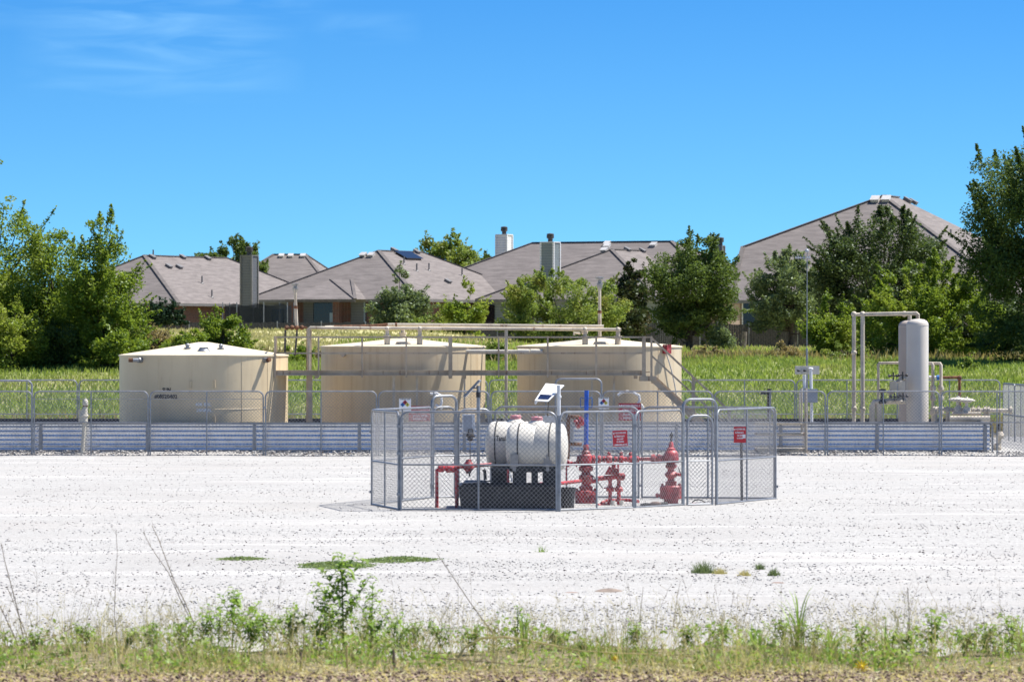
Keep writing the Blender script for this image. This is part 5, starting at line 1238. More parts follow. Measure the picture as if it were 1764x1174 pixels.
def roof_box(rf, pl, px, py, w=.42, d=.42, h=.16, mat=None, nm="roof_vent"):
    p = pl.at(px, py); n = pl.n; x = Vector((0, 0, 1)).cross(n).normalized(); y = n.cross(x); m = Matrix((x, y, n)).transposed()
    mb = MB(); mb.obox(p + n * h / 2, (w, d, h), m); mb.obox(p + n * (h + .012), (w * 1.15, d * 1.15, .03), m); part(nm, mb, mat or M_ventl, rf, smooth=False)
def roof_pipe(rf, pl, px, py, h=.55):
    p = pl.at(px, py); mb = MB(); mb.tube(p - Vector((0, 0, .05)), p + Vector((0, 0, h)), .055, 8); mb.lathe(p, [(.14, -.03), (.1, .05), (.06, .08)], 8); part("vent_pipe", mb, M_trim, rf)
def chimney(root, rf, px, D, ytop, ybot, w, al, mat, capw=.42, capm=None, pb=None):
    x = X(px, D); zt = Z(ytop, D); zb = Z(ybot, D); m = Matrix.Rotation(-al, 3, 'Z'); mb = MB()
    mb.obox((x, D, (zt + zb) / 2), (w, w, zt - zb), m); c = part("chimney", mb, mat, root, smooth=False)
    mb = MB(); mb.obox((x, D, zt + .03), (w + .1, w + .1, .07), m)
    for sx in (-1, 1):
        for sy in (-1, 1): mb.obox(Vector((x, D, (zt + zb) / 2)) + m @ Vector((sx * w / 2, sy * w / 2, 0)), (.12, .12, zt - zb - .02), m)
    part("trim", mb, M_trim if mat is M_sgrey else M_swhite, c, smooth=False)
    mb = MB(); mb.tube((x, D, zt + .06), (x, D, zt + .32), .17, 12); mb.lathe((x, D, zt + .32), [(.20, -.02), (.26, 0), (.26, .30), (.20, .33), (.03, .36)], 14); part("chimney_cap", mb, M_dark, c)
def facade(root, a, dirv, s0, s1, z0, z1, mat, nm, out=.06, t=.05):
    p0 = a + dirv * s0; p1 = a + dirv * s1; n = Vector((dirv.y, -dirv.x, 0)); n = n if n.y < 0 else -n
    mb = MB(); q = [Vector((p0.x, p0.y, z0)) + n * out, Vector((p1.x, p1.y, z0)) + n * out, Vector((p1.x, p1.y, z1)) + n * out, Vector((p0.x, p0.y, z1)) + n * out]
    mb.plate(q, n, t); part(nm, mb, mat, root, smooth=False)
def s_at(a, dirv, px):    # distance along a wall line where the sight line at px crosses it
    k = (px - 882) / F; return (k * a.y - a.x) / (dirv.x - k * dirv.y)

AL = R(27); ZF = 3.15
# House C (middle)
hc = thing("house", "middle taupe-roofed house with the skylight and the trampoline behind its fence", "house", (X(650, 345), 345, ZF), "suburban houses with taupe hip roofs")
FC = P(722, 515, 338); ze = 6.38; FC.z = ze
rc, gC = hip_roof(hc, FC, AL, 14.1, 20.7, ze, 3.55)
aC, bC, dC = walls(hc, gC, 2.9, .5, M_brick)
# lower wing to the right
u, v = uv(AL); Wq = gC['A'] + v * 9.5 + u * 1.0 ; Wq.z = ze
FW = Vector((X(895, 352), 352, 0)); hip_roof(hc, FW, AL + R(0), 12.0, 9.0, ze, 1.9 + .3, ridge='u', name="wing_roof")
# porch roof bump on the left facade
pl = gC['L']; mb = MB(); n_ = pl.n
E0 = gC['A'] + u * s_at(gC['A'], u, 631); E1 = gC['A'] + u * s_at(gC['A'], u, 511); fwd = -v
E0f = E0 + fwd * 1.6; E1f = E1 + fwd * 1.6; T0 = pl.at(606, 481) + fwd * .02; T1 = pl.at(575, 481) + fwd * .02
T0 = E0f + u * .9 + v * 1.7 + Vector((0, 0, .95)); T1 = E0f + u * 1.7 + v * 1.7 + Vector((0, 0, 1.0)); 
Rr0 = pl.at(606, 481); Rr1 = pl.at(570, 481)
base = [E0f, E1f, E0 + v * .3, E1 + v * .3]
mb.add([E0f, E1f, E1 + v * .4, E0 + v * .4, Rr1, Rr0], [(0, 1, 4), (0, 4, 5), (0, 5, 3), (1, 2, 4), (2, 3, 5, 4), (0, 3, 2, 1)])
part("porch_roof", mb, M_shingle, hc, smooth=False)
mb = MB(); mb.beam(E0f - Vector((0, 0, .1)), E1f - Vector((0, 0, .1)), .1, .2); mb.beam(E0f + Vector((0, 0, .03)), Rr0 + Vector((0, 0, .03)), .22, .06); mb.beam(E0f + Vector((0, 0, .03)), Rr1 + Vector((0, 0, .03)), .22, .06); part("porch_trim", mb, M_ridge, hc, smooth=False)
for (p0, p1, mat_, nm) in ((414, 512, M_sgrey, "wall"), (524, 541, M_sgrey, "wall"), (541, 589, M_window, "patio_shade_panel"), (606, 632, M_sgrey, "wall")):  # flat dark panel stands in for the shade inside the patio recess
    facade(hc, aC, u, s_at(aC, u, p1), s_at(aC, u, p0), 2.95, 6.26, mat_, nm, out=.03 + (.04 if nm == "wall" else 0))
facade(hc, aC, u, s_at(aC, u, 583), s_at(aC, u, 569.5), 3.1, 5.45, M_door, "door", out=.10)
facade(hc, aC, u, s_at(aC, u, 631), s_at(aC, u, 630), 2.95, 6.2, M_door, "downspout", out=.22)
for p0, p1 in ((512.5, 524), (588.5, 600.5)):
    q = aC + u * s_at(aC, u, (p0 + p1) / 2) - v * 1.1; mb = MB(); mb.obox((q.x, q.y, 4.6), (.5, .5, 3.35), Matrix.Rotation(-AL, 3, 'Z')); part("porch_post", mb, M_brick, hc, smooth=False)
facade(hc, aC, u, s_at(aC, u, 500), s_at(aC, u, 470), 4.0, 5.7, M_window, "window", out=.12)
for px, py in ((626, 440.5), (640, 440.5)): roof_box(rc, gC['L'], px, py)
for px, py in ((678, 432), (717, 435), (771, 486)): roof_box(rc, gC['Rr'], px, py, mat=M_trim if px > 0 else None)
roof_box(rc, gC['Rr'], 703, 442, 2.2, 1.0, .14, M_window, "skylight")
for px, py in ((696, 455), (718, 467), (739, 466), (796, 475)): roof_pipe(rc, gC['Rr'], px, py)
chimney(hc, rc, 429.5, 340.5, 441, 530, .86, AL, M_sgrey)
# trampoline
tp = thing("trampoline", "round trampoline with tall black net poles at the left of the middle house", "trampoline", (X(445, 332), 332, Hs(X(445, 332), 332)))
z0 = Hs(X(445, 332), 332); r_ = 2.35
mb = MB(); c = (X(445, 332), 332, z0 + .85); n = 24; mb.lathe(c, [(r_, -.02), (r_, .02)], 32); part("mat", mb, M_net, tp)
mb = MB(); vs = []; fs = []
for i in range(48):
    t = 2 * math.pi * i / 48; sag = .18 * abs(math.sin(t * 4)); vs += [(c[0] + r_ * .97 * math.cos(t), 332 + r_ * .97 * math.sin(t), c[2]), (c[0] + r_ * .97 * math.cos(t), 332 + r_ * .97 * math.sin(t), z0 + 2.95 - sag)]
fs = [(2*i, 2*((i+1) % 48), 2*((i+1) % 48)+1, 2*i+1) for i in range(48)]
mb.add(vs, fs)
nm_, nt, ns, ls = newmat("enclosure_netting"); o_ = N(ns, "ShaderNodeOutputMaterial"); t_ = N(ns, "ShaderNodeBsdfTransparent"); d_ = N(ns, "ShaderNodeBsdfDiffuse"); d_.inputs[0].default_value = (.02, .025, .03, 1); x_ = N(ns, "ShaderNodeMixShader"); x_.inputs[0].default_value = .6; ls.new(t_.outputs[0], x_.inputs[1]); ls.new(d_.outputs[0], x_.inputs[2]); ls.new(x_.outputs[0], o_.inputs[0])
part("net", mb, nm_, tp)
for i in range(8):
    t = 2 * math.pi * i / 8 + .2; mb = MB(); x, y = c[0] + (r_ + .1) * math.cos(t), 332 + (r_ + .1) * math.sin(t); mb.tube((x, y, z0 - .2), (x, y, z0 + 3.0), .035, 6); part("pole", mb, M_galv, tp)

# House A (left)
ha = thing("house", "leftmost taupe-roofed house half hidden behind the bright green trees", "house", (X(330, 352), 352, ZF), "suburban houses with taupe hip roofs")
FA = P(308, 522, 345); zeA = Z(522, 345)
ra, gA = hip_roof(ha, FA, AL, 13.4, 24.5, zeA, 3.55, run=6.3); aA, bA, dA = walls(ha, gA, 2.9, .5, M_brick)
for px, py in ((262, 444), (314, 444), (357, 446), (290, 460), (308, 461)): roof_box(ra, gA['Rr'], px, py, mat=M_trim)
for px, py in ((264, 443), (348, 488), (365, 512)): roof_pipe(ra, gA['Rr'], px, py)
# House B (far behind)
hb_ = thing("house", "small distant taupe roof between the grey chimney and the middle house", "house", (X(520, 430), 430, 2.7), "suburban houses with taupe hip roofs")
FB = P(583, 512, 418); zeB = Z(512, 418); rb, gB = hip_roof(hb_, FB, R(10), 12.0, 15, zeB, Z(437, 424) - zeB, ridge='u', run=4.6); walls(hb_, gB, 2.4, .5, M_sgrey)
for px in (485, 501, 522): roof_box(rb, gB['L'], px, 441.5)
# House D (right of middle)
hd = thing("house", "long taupe-roofed house behind the round green tree with two tall chimneys", "house", (X(1000, 350), 350, ZF), "suburban houses with taupe hip roofs")
FD = P(1136, 514, 338); zeD = Z(514, 338); rd, gD = hip_roof(hd, FD, AL, 14.4, 24, zeD, 3.6, run=7.2); aD, bD, dD = walls(hd, gD, 2.9, .5, M_steal)
rz = Z(417, 356) - zeD; rr_ = rz / .5
P1t = P(1157, 417, 353); u, v = uv(AL); FD2 = P1t - u * rr_ - v * rr_
rd2, gD2 = hip_roof(hd, FD2, AL, rr_ * 2 + 11.3, rr_ * 2, zeD, rz, ridge='u', run=rr_, name="main_roof"); walls(hd, gD2, 2.9, .5, M_stan)
for px, py in ((1041, 432), (1046, 425)): roof_box(rd, gD['L'], px, py)
for px, py in ((1080, 431), (1106, 433)): roof_box(rd, gD['Rr'], px, py, mat=M_trim)
roof_box(rd2, gD2['L'], 1126, 423)
roof_box(rd2, gD2['L'], 1046, 421)
facade(hd, aD, u, s_at(aD, u, 853), s_at(aD, u, 831), 3.2, 6.0, M_window, "window", out=.08)
chimney(hd, rd, 948, 345, 418, 500, 1.0, AL, M_steal)
chimney(hd, rd2, 868.5, 372, 405, 470, .92, AL, M_swhite)
chimney(hd, rd2, 1241, 362, 424, 470, .45, AL, M_sgrey)
# House E (right)
he = thing("house", "largest taupe-roofed house at the right, mostly behind dark green trees", "house", (X(1520, 310), 310, ZF), "suburban houses with taupe hip roofs")
alE = R(19); u, v = uv(alE); FE = P(1760, 515, 295); zeE = Z(515, 295); A = Vector((FE.x, FE.y, zeE)); r_ = 11.7; rise = Z(337, 310) - zeE
P1 = A + (u + v) * r_ + Vector((0, 0, rise)); P2 = P1 + v * 3.7; plE = Plane3(A, A + u * 10, P1); plR = Plane3(A, A + v * 10, P1)
K = plE.at(1280, 425); K2 = plE.at(1257, 514); K2.z = zeE; BCk = K2 + v * 24; RC = A + v * 27.5
mb = MB(); Kb = K + v * 14.5
mb.add([A, K2, K, P1, P2, RC, BCk, Kb], [(0, 3, 2, 1), (0, 5, 4, 3), (1, 2, 7, 6), (2, 3, 4, 7), (4, 5, 6, 7), (0, 1, 6, 5)])
re_ = part("roof", mb, M_shingle, he, smooth=False)
mb = MB()
for s, e in ((A, P1), (P1, P2), (K, P1), (K2, K)): mb.beam(s + Vector((0, 0, .02)), e + Vector((0, 0, .02)), .3, .07)
part("ridge_cap", mb, M_ridge, re_, smooth=False)
mb = MB(); mb.beam(A - Vector((0, 0, .1)), K2 - Vector((0, 0, .1)), .12, .2); mb.beam(A - Vector((0, 0, .1)), RC - Vector((0, 0, .1)), .12, .2); part("gutter", mb, M_trim, re_, smooth=False)
gE = dict(A=A, LC=K2, RC=RC, BC=BCk, u=u, v=v); aE, bE, dE = walls(he, gE, 2.9, .5, M_stan)
facade(he, aE, u, s_at(aE, u, 1303), s_at(aE, u, 1281), 4.2, 5.75, M_window, "window", out=.08)
facade(he, aE, u, s_at(aE, u, 1282), s_at(aE, u, 1279), 4.1, 5.85, M_swhite, "window_frame", out=.07)
for px, py in ((1508, 345.5), (1527, 345)): roof_box(re_, plE, px, py, .5, .5, .2)
for px, py in ((1562, 347), (1572, 350)): roof_box(re_, plR, px, py, .5, .5, .2, M_trim)
roof_pipe(re_, plR, 1638, 410)
# upper wing at far right
q = P(1690, 430, 318); mb = MB(); mb.box(q.x - 1.9, q.x + 2.5, 316, 324, 6.0, Z(424, 318)); part("wall", mb, M_sgrey, he, smooth=False)
mb = MB(); mb.box(q.x - 2.3, q.x + 3.0, 315.5, 324.4, Z(423, 318), Z(417, 318)); part("wing_roof", mb, M_shingle, he, smooth=False)
mb = MB(); mb.box(X(1676, 316), X(1684, 316), 315.9, 315.99, Z(445, 316), Z(428, 316)); part("window", mb, M_swhite, he, smooth=False)

# ------------------------------------------------------------------ board fence behind the field
def board_fence(Df, p0, p1, ztop, label):
    root = thing("board_fence", label, "wooden fence", (X(p0, Df), Df, 2.9)); mb = MB(); bx0, bx1 = X(p0, Df), X(p1, Df); x = bx0
    while x < bx1:
        h_ = ztop + random.uniform(-.035, .035); yy = Df + random.uniform(-.012, .012); mb.box(x, x + .135, yy, yy + .02, 2.75, h_); x += .142
    part("boards", mb, M_wood, root, smooth=False)
    x = bx0
    while x < bx1:
        mb = MB(); mb.tube((x, Df - .06, 2.7), (x, Df - .06, ztop + .08), .04, 6); part("fence_post", mb, M_galv, root); x += 2.9
board_fence(320.0, 250, 1240, 4.66, "weathered grey board fence in front of the middle houses")
board_fence(289.0, 1206, 1810, 4.40, "dark weathered board fence in front of the largest house at the right")

# field posts
for px, y0, y1, D_q, lean_, lab in ((1282, 571, 612, 232, .2, "short grey wooden post standing alone in the field right of the round tree"),
                                   (1217, 586, 612, 222, .9, "thin dark stake leaning beside the round green tree"),
                                   (1369, 588, 616, 205, .5, "thin dark leaning stake left of the bright small tree")):
    mb = MB(); b = Vector((X(px - 3 * lean_ * 3, D_q), D_q, Hs(X(px, D_q), D_q) - .1)); t = P(px + 3 * lean_, y0, D_q)
    mb.tube(b, t, .13 if px == 1282 else .05, 8, .12 if px == 1282 else .04); single("field_post", mb, M_log, lab, "post", tuple(b))

# ------------------------------------------------------------------ trees
TG = "trees and bushes at the edge of the field"
cone = [(0, .8), (.2, 1), (.5, .75), (.8, .4), (1, .1)]
roundp = [(0, .35), (.12, .75), (.35, 1.0), (.6, .92), (.8, .68), (.93, .38), (1, .12)]
shrub = [(0, .9), (.3, 1.0), (.6, .85), (.85, .5), (1, .2)]
wide = [(0, .85), (.25, 1), (.5, .95), (.75, .68), (.92, .35), (1, .1)]
# left cluster
tree("tree", "tall bright green tree at the left edge, cut off by the frame", "tree", -18, 181, 262, 620, 108, L_bright, n=20000, leaf=.15, prof=[(0, 1), (.3, 1), (.55, .85), (.72, .6), (.85, .35), (1, .1)], seed=11, ncl=110, rc=.10, shoots=60, trunk=.16)
tree("tree", "bright green tree second from the left, with loose upright twigs", "tree", 92, 180, 376, 625, 74, L_bright, n=17000, leaf=.14, prof=[(0, .9), (.35, 1), (.6, .8), (.85, .55), (1, .25)], seed=12, ncl=110, rc=.125, shoots=60, trunk=.12)
tree("tree", "bright green airy tree just left of the leftmost house roof", "tree", 178, 178, 370, 628, 62, L_bright, n=15000, leaf=.14, prof=[(0, 1), (.3, 1), (.5, .9), (.75, .68), (.9, .5), (1, .25)], seed=13, ncl=105, rc=.12, shoots=75, trunk=.10)
tree("tree", "dark dense undergrowth tree filling the gap under the left trees", "tree", 60, 184, 470, 634, 150, L_dark, n=22000, leaf=.15, prof=[(0, 1), (.6, 1), (1, .6)], seed=14, ncl=110, rc=.17, shoots=20, trunk=.1)
tree("bush", "low mixed bush at the foot of the left trees, beside the left tank", "bush", 196, 177, 530, 632, 62, L_bright, n=9000, leaf=.13, prof=shrub, seed=15, ncl=50, rc=.2, shoots=40, trunk=.06)
tree("bush", "low yellow-green bush at the far left under the trees", "bush", 20, 177.5, 520, 634, 60, L_bright, n=8000, leaf=.13, prof=shrub, seed=16, ncl=50, rc=.2, shoots=30, trunk=.06)
tree("bush", "low dark bush under the left trees between the two bright ones", "bush", 108, 178, 545, 634, 50, L_mid, n=8000, leaf=.13, prof=shrub, seed=17, ncl=50, rc=.22, shoots=30, trunk=.06)
# bushes behind the left tank
tree("bush", "bright yellow-green bush with upright shoots above the left tank's roof", "bush", 385, 192, 530, 606, 50, L_bright, n=7000, leaf=.13, prof=[(0, 1), (.4, .9), (.7, .6), (1, .25)], seed=21, ncl=42, rc=.2, shoots=50, trunk=.05)
tree("bush", "rounded yellow-green bush left of the taller one behind the left tank", "bush", 322, 190, 562, 610, 42, L_bright, n=5000, leaf=.12, prof=shrub, seed=22, ncl=32, rc=.28, shoots=20, trunk=.05)
tree("bush", "brownish brushy bush between the left trees and the left tank", "bush", 262, 192, 560, 616, 40, L_brush, n=5000, leaf=.13, prof=shrub, seed=23, ncl=32, rc=.28, shoots=40, trunk=.05)
# junipers
for i, (px, yt) in enumerate(((252, 512), (263, 508), (275, 506), (288, 507), (300, 512), (312, 528))):
    tree("juniper", ["dark spire juniper at the left end of the hedge row", "dark spire juniper, second from the left of its row", "dark spire juniper, third from the left of its row", "dark spire juniper, fourth from the left of its row", "dark spire juniper, fifth from the left of its row", "shorter dark juniper at the right end of its row"][i],
         "juniper", px, 300 + (i % 2), yt, 558, 9, L_juni, n=900, leaf=.2, prof=[(0, 1), (.3, 1), (.7, .55), (1, .08)], seed=30 + i, ncl=24, rc=.13, shoots=10, trunk=.05, group="dark junipers in a row below the leftmost house")
# behind the houses
tree("tree", "grey-green tree behind the grey chimney of the leftmost gap", "tree", 400, 392, 410, 500, 66, L_mid, n=7500, leaf=.3, prof=roundp, seed=41, ncl=60, rc=.16, shoots=50, trunk=.2)
tree("tree", "pale green tree behind the middle house roof", "tree", 768, 395, 400, 500, 62, L_olive, n=7500, leaf=.3, prof=roundp, seed=42, ncl=60, rc=.15, shoots=50, trunk=.2)
tree("tree", "lower green tree left of the white chimney", "tree", 846, 385, 437, 505, 40, L_mid, n=4500, leaf=.28, prof=roundp, seed=43, ncl=40, rc=.2, shoots=30, trunk=.2)
# in front of the houses
tree("tree", "grey-green fine-leaved tree in front of the middle house", "tree", 690, 300, 462, 572, 56, L_greyg, n=10000, leaf=.2, prof=cone, seed=51, ncl=70, rc=.16, shoots=60, trunk=.12)
tree("tree", "slim bright green sapling right of the grey-green tree", "tree", 800, 292, 484, 592, 36, L_bright, n=4500, leaf=.22, prof=[(0, .7), (.3, 1), (.6, .8), (1, .25)], seed=52, ncl=36, rc=.15, shoots=50, trunk=.08)
tree("bush", "yellowish low bush beside the slim sapling", "bush", 745, 296, 540, 578, 36, L_olive, n=2500, leaf=.2, prof=shrub, seed=53, ncl=22, rc=.35, shoots=20, trunk=.05)
tree("tree", "wide olive-green tree behind the middle gap between tanks", "tree", 970, 262, 456, 602, 112, L_olive, n=30000, leaf=.17, prof=[(0, .75), (.2, 1), (.45, .97), (.7, .85), (.88, .6), (1, .3)], seed=54, ncl=140, rc=.13, shoots=70, trunk=.14, trunk_h=.4)
tree("tree", "dark slender magnolia between the olive tree and the round tree", "tree", 1086, 285, 444, 560, 27, L_magn, n=5000, leaf=.26, prof=[(0, .9), (.4, .85), (.7, .7), (.9, .5), (1, .2)], seed=55, ncl=46, rc=.13, shoots=15, trunk=.1)
tree("bush", "dark bronze-leaved magnolia bush at the foot of the slender one", "bush", 1075, 280, 508, 590, 38, L_magn, n=4500, leaf=.24, prof=shrub, seed=56, ncl=36, rc=.2, shoots=15, trunk=.08)
tree("tree", "large round dark green tree standing right of the right tank", "tree", 1194, 218, 402, 596, 74, L_mid, n=26000, leaf=.15, prof=[(0, .32), (.12, .62), (.3, .92), (.55, 1.0), (.75, .88), (.9, .62), (1, .3)], seed=57, ncl=130, rc=.12, shoots=75, trunk=.16, trunk_h=.5, base_px=1186)
tree("bush", "small silvery bush under the right side of the round tree", "bush", 1240, 217, 552, 600, 16, L_greyg, n=2600, leaf=.11, prof=shrub, seed=58, ncl=20, rc=.3, shoots=20, trunk=.04)
tree("tree", "dark green feathery tree left of the tallest dark tree", "tree", 1362, 285, 422, 570, 70, L_greyg, n=17000, leaf=.2, prof=[(0, .8), (.3, 1), (.6, .85), (.85, .5), (1, .15)], seed=61, ncl=100, rc=.13, shoots=70, trunk=.15)
tree("tree", "tallest dark layered evergreen in front of the largest house", "tree", 1522, 272, 348, 576, 108, L_dark, n=34000, leaf=.2, prof=[(0, .85), (.25, 1), (.5, 1.0), (.7, .85), (.82, .5), (.92, .25), (1, .12)], seed=62, ncl=170, rc=.125, shoots=110, trunk=.2)
tree("tree", "small bright green tree left of the separator vessels", "tree", 1434, 196, 500, 624, 46, L_bright, n=7500, leaf=.14, prof=[(0, .6), (.3, .9), (.6, .9), (1, .3)], seed=63, ncl=50, rc=.15, shoots=60, trunk=.07)
tree("tree", "bright green spreading tree behind the separator vessels", "tree", 1598, 192, 432, 640, 128, L_bright, n=34000, leaf=.14, prof=[(0, .9), (.3, 1), (.55, .9), (.75, .62), (.9, .35), (1, .12)], seed=64, ncl=170, rc=.10, shoots=130, trunk=.12)
tree("tree", "big dark leafy tree cut off by the right edge of the frame", "tree", 1800, 184, 258, 640, 132, L_mid, n=62000, leaf=.14, prof=[(0, .7), (.25, .8), (.4, .9), (.6, 1.0), (.82, 1.0), (.94, .9), (1, .75)], seed=65, ncl=190, rc=.10, shoots=90, trunk=.2, trunk_h=.6)
tree("tree", "dark dense thicket tree low behind the right field edge", "tree", 1700, 198, 505, 640, 110, L_dark, n=22000, leaf=.16, prof=[(0, 1), (.6, .95), (1, .6)], seed=66, ncl=110, rc=.17, shoots=25, trunk=.1)
tree("bush", "dark low bush behind the foot of the separator vessels", "bush", 1560, 197, 565, 640, 80, L_dark, n=11000, leaf=.15, prof=shrub, seed=67, ncl=60, rc=.24, shoots=20, trunk=.06)

# ------------------------------------------------------------------ field grass (uncountable)
rng = np.random.default_rng(99)
x, y = wedge(90000, 153, 190, 2); h = .06 + .17 * rng.random(len(x)); blades("field_grass", "tall green grass of the field between the yard fence and the trees", "grass", x, y, h, .016 + .014 * rng.random(len(x)), L_grass, bend=.9)
x, y = wedge(15000, 186, 203, 2); h = (.12 + .42 * rng.random(len(x)) ** 1.6) * (.75 + .25 * np.sin(x * .7) * np.sin(x * .23 + 1)); blades("brush", "dry brown and green weeds along the crest of the field", "weeds", x, y, h, .03 + .02 * rng.random(len(x)), L_brush, bend=.6)
x, y = wedge(5200, 150.8, 154.2, 1); h = .3 + .5 * rng.random(len(x)); blades("fence_weeds", "rank dry weeds along the rear chain link fence", "weeds", x, y, h, .02 + .01 * rng.random(len(x)), L_brush, bend=.7)
x, y = wedge(46000, 203, 318, 3); h = .07 + .14 * rng.random(len(x)); blades("dry_grass", "pale dry grass on the slope below the houses", "grass", x, y, h, .03 + .03 * rng.random(len(x)), L_pale)
x, y = wedge(9000, 196, 240, 3); k = (x > -8); x, y = x[k], y[k]; h = .12 + .3 * rng.random(len(x)); blades("green_weeds", "green weeds on the slope right of the tanks", "weeds", x, y, h, .03 + .02 * rng.random(len(x)), L_grass, bend=.6)
# weed bushes on the crest
for i, (px, yt, hw, m_, D_q, lb) in enumerate(((505, 592, 34, L_bright, 186, "leafy green weed clump left of the middle tank's top"), (545, 600, 26, L_brush, 187, "brownish weed clump between the left and middle tanks"),
        (858, 585, 22, L_olive, 188, "olive weed clump seen between the middle and right tanks"), (1350, 585, 24, L_brush, 190, "brownish weed clump left of the antenna mast"),
        (1225, 598, 30, L_brush, 192, "brownish weed clump below the round green tree"), (1460, 590, 40, L_olive, 189, "olive weed clump left of the separator vessels"), (1668, 618, 14, L_grass, 178, "arching tall grass tuft at the foot of the right thicket"))):
    tree("weed_clump", lb, "weeds", px, D_q, yt, 597 + (CAMZ - Hs(X(px, D_q), D_q)) * F / D_q, hw, m_, n=2200, leaf=.12, prof=shrub, seed=70 + i, ncl=20, rc=.35, shoots=22, trunk=.03)

# ------------------------------------------------------------------ growth on the gravel pad
def mat_patch(px0, px1, py0, py1, n, mat, label, hgt=.05, skew=0.0):
    global rng
    rng = np.random.default_rng(int(px0)); yc0 = F * CAMZ / (py1 - 597); yc1 = F * CAMZ / (py0 - 597); cx = X((px0 + px1) / 2, (yc0 + yc1) / 2); a = (px1 - px0) / 2 / F * (yc0 + yc1) / 2; b = (yc1 - yc0) / 2; cy = (yc0 + yc1) / 2
    t = rng.random(n) * 6.283; r = rng.random(n) ** .62 * (1 + .22 * np.sin(t * 3 + 1) + .2 * np.sin(t * 7) + .16 * np.sin(t * 17 + 2)); x = cx + a * r * np.cos(t); y = cy + b * r * np.sin(t) + skew * (x - cx)
    z = rng.random(n) * hgt * np.clip(1.25 - r, .1, 1)
    V, Fc = leaf_quads(np.stack([x, y, z + .03], 1), .05, up=.8); o = npmesh("ground_cover", V, Fc, mat, (cx, cy, 0)); o.location = (cx, cy, 0); tag(o, label, "ground cover", "low green mats on the gravel"); return o
L_mat = leaf_mat("mat_weed", (.09, .13, .06), (.20, .26, .12))
mat_patch(364, 472, 965.5, 972, 2600, L_mat, "thin low green mat of creeping weed on the gravel, the smaller one at the left")
mat_patch(506, 650, 974, 986, 6500, L_mat, "low green mat of creeping weed behind the tall weed plant", .07)
mat_patch(610, 762, 966, 976, 6500, L_mat, "long low green mat of weed stretching right of the tall weed plant", .07, skew=.35)
def tuft(px, py, hw, h, n, mat, label, w=.005):
    global rng
    rng = np.random.default_rng(int(px)); D = F * CAMZ / (py - 597); cx = X(px, D); a = hw / F * D
    x = cx + np.clip(rng.normal(size=n) * .42, -.8, .8) * a; y = D + np.clip(rng.normal(size=n) * .42, -.8, .8) * a; o = blades("grass_tuft", label, "grass tuft", x, y, h * (.25 + .9 * rng.random(n) ** 1.5) * np.exp(-((x - cx) / (a * .9)) ** 2), np.full(n, w * .7), mat, kind=None, bend=1.1, zf=np.full(n, .02), org=(cx, D, 0)); o['group'] = "small grass tufts on the gravel"; return o
tuft(933, 957, 14, .16, 90, L_weed, "tiny bright grass tuft on the gravel, nearest the well fence")
tuft(1212, 990, 26, .19, 420, L_greyg, "largest dry-green grass tuft on the right part of the gravel")
tuft(1240, 991, 16, .10, 260, L_straw, "flat dry tuft touching the largest tuft")
tuft(1282, 994, 14, .09, 260, L_straw, "flat reddish dry tuft between the tufts on the right gravel")
tuft(1309, 984, 10, .11, 240, L_greyg, "small green tuft standing slightly farther back on the right gravel")
tuft(1333, 994, 13, .12, 300, L_greyg, "small green tuft at the right end of the tuft line")
tuft(1665, 779, 24, 0.55, 70, L_weed, "spindly weed growing at the foot of the corrugated wall by its right end", .008)
tuft(1478, 779, 14, .22, 60, L_weed, "small weed tuft at the foot of the corrugated wall left of the stake")
mb = MB(); c = G(1049, 1022); mb.lathe((c[0], c[1], 0.03), [(.19, .0), (.15, .014), (.09, .03), (.03, .038), (.01, .034)], 18, Matrix.Diagonal((1, 1.6, 1)))
single("ant_mound", mb, paint("mound_soil", (.22, .175, .14), .95, var=.25, scale=14), "low pinkish-brown soil mound on the gravel near the verge", "mound", (c[0], c[1], 0))
for i, (px, py, w) in enumerate(((165, 1020, .16), (205, 1065, .07), (250, 1062, .09), (985, 1024, .12), (1552, 1005, .16), (1655, 1000, .10), (1728, 1020, .12), (1340, 1006, .10), (900, 1020, .05), (865, 982, .04), (810, 1012, .05))):
    mb = MB(); c = G(px, py); mb.ball((c[0], c[1], .012), w, 9, (1, .8, .22)); single("clod", mb, M_terra if i % 2 else M_st2, ["flat brown clod at the left of the gravel", "small reddish clod near the left weeds", "reddish clod beside the smaller one near the left weeds", "flat stone just left of the soil mound", "flat brown clod on the right of the gravel", "small clod right of the flat brown one", "brown clod near the right edge of the gravel", "dark flat clod below the grass tufts", "small dark stone in the middle of the gravel", "smallest dark stone on the middle gravel", "dark pebble right of the green mats"][i], "clod", (c[0], c[1], 0))

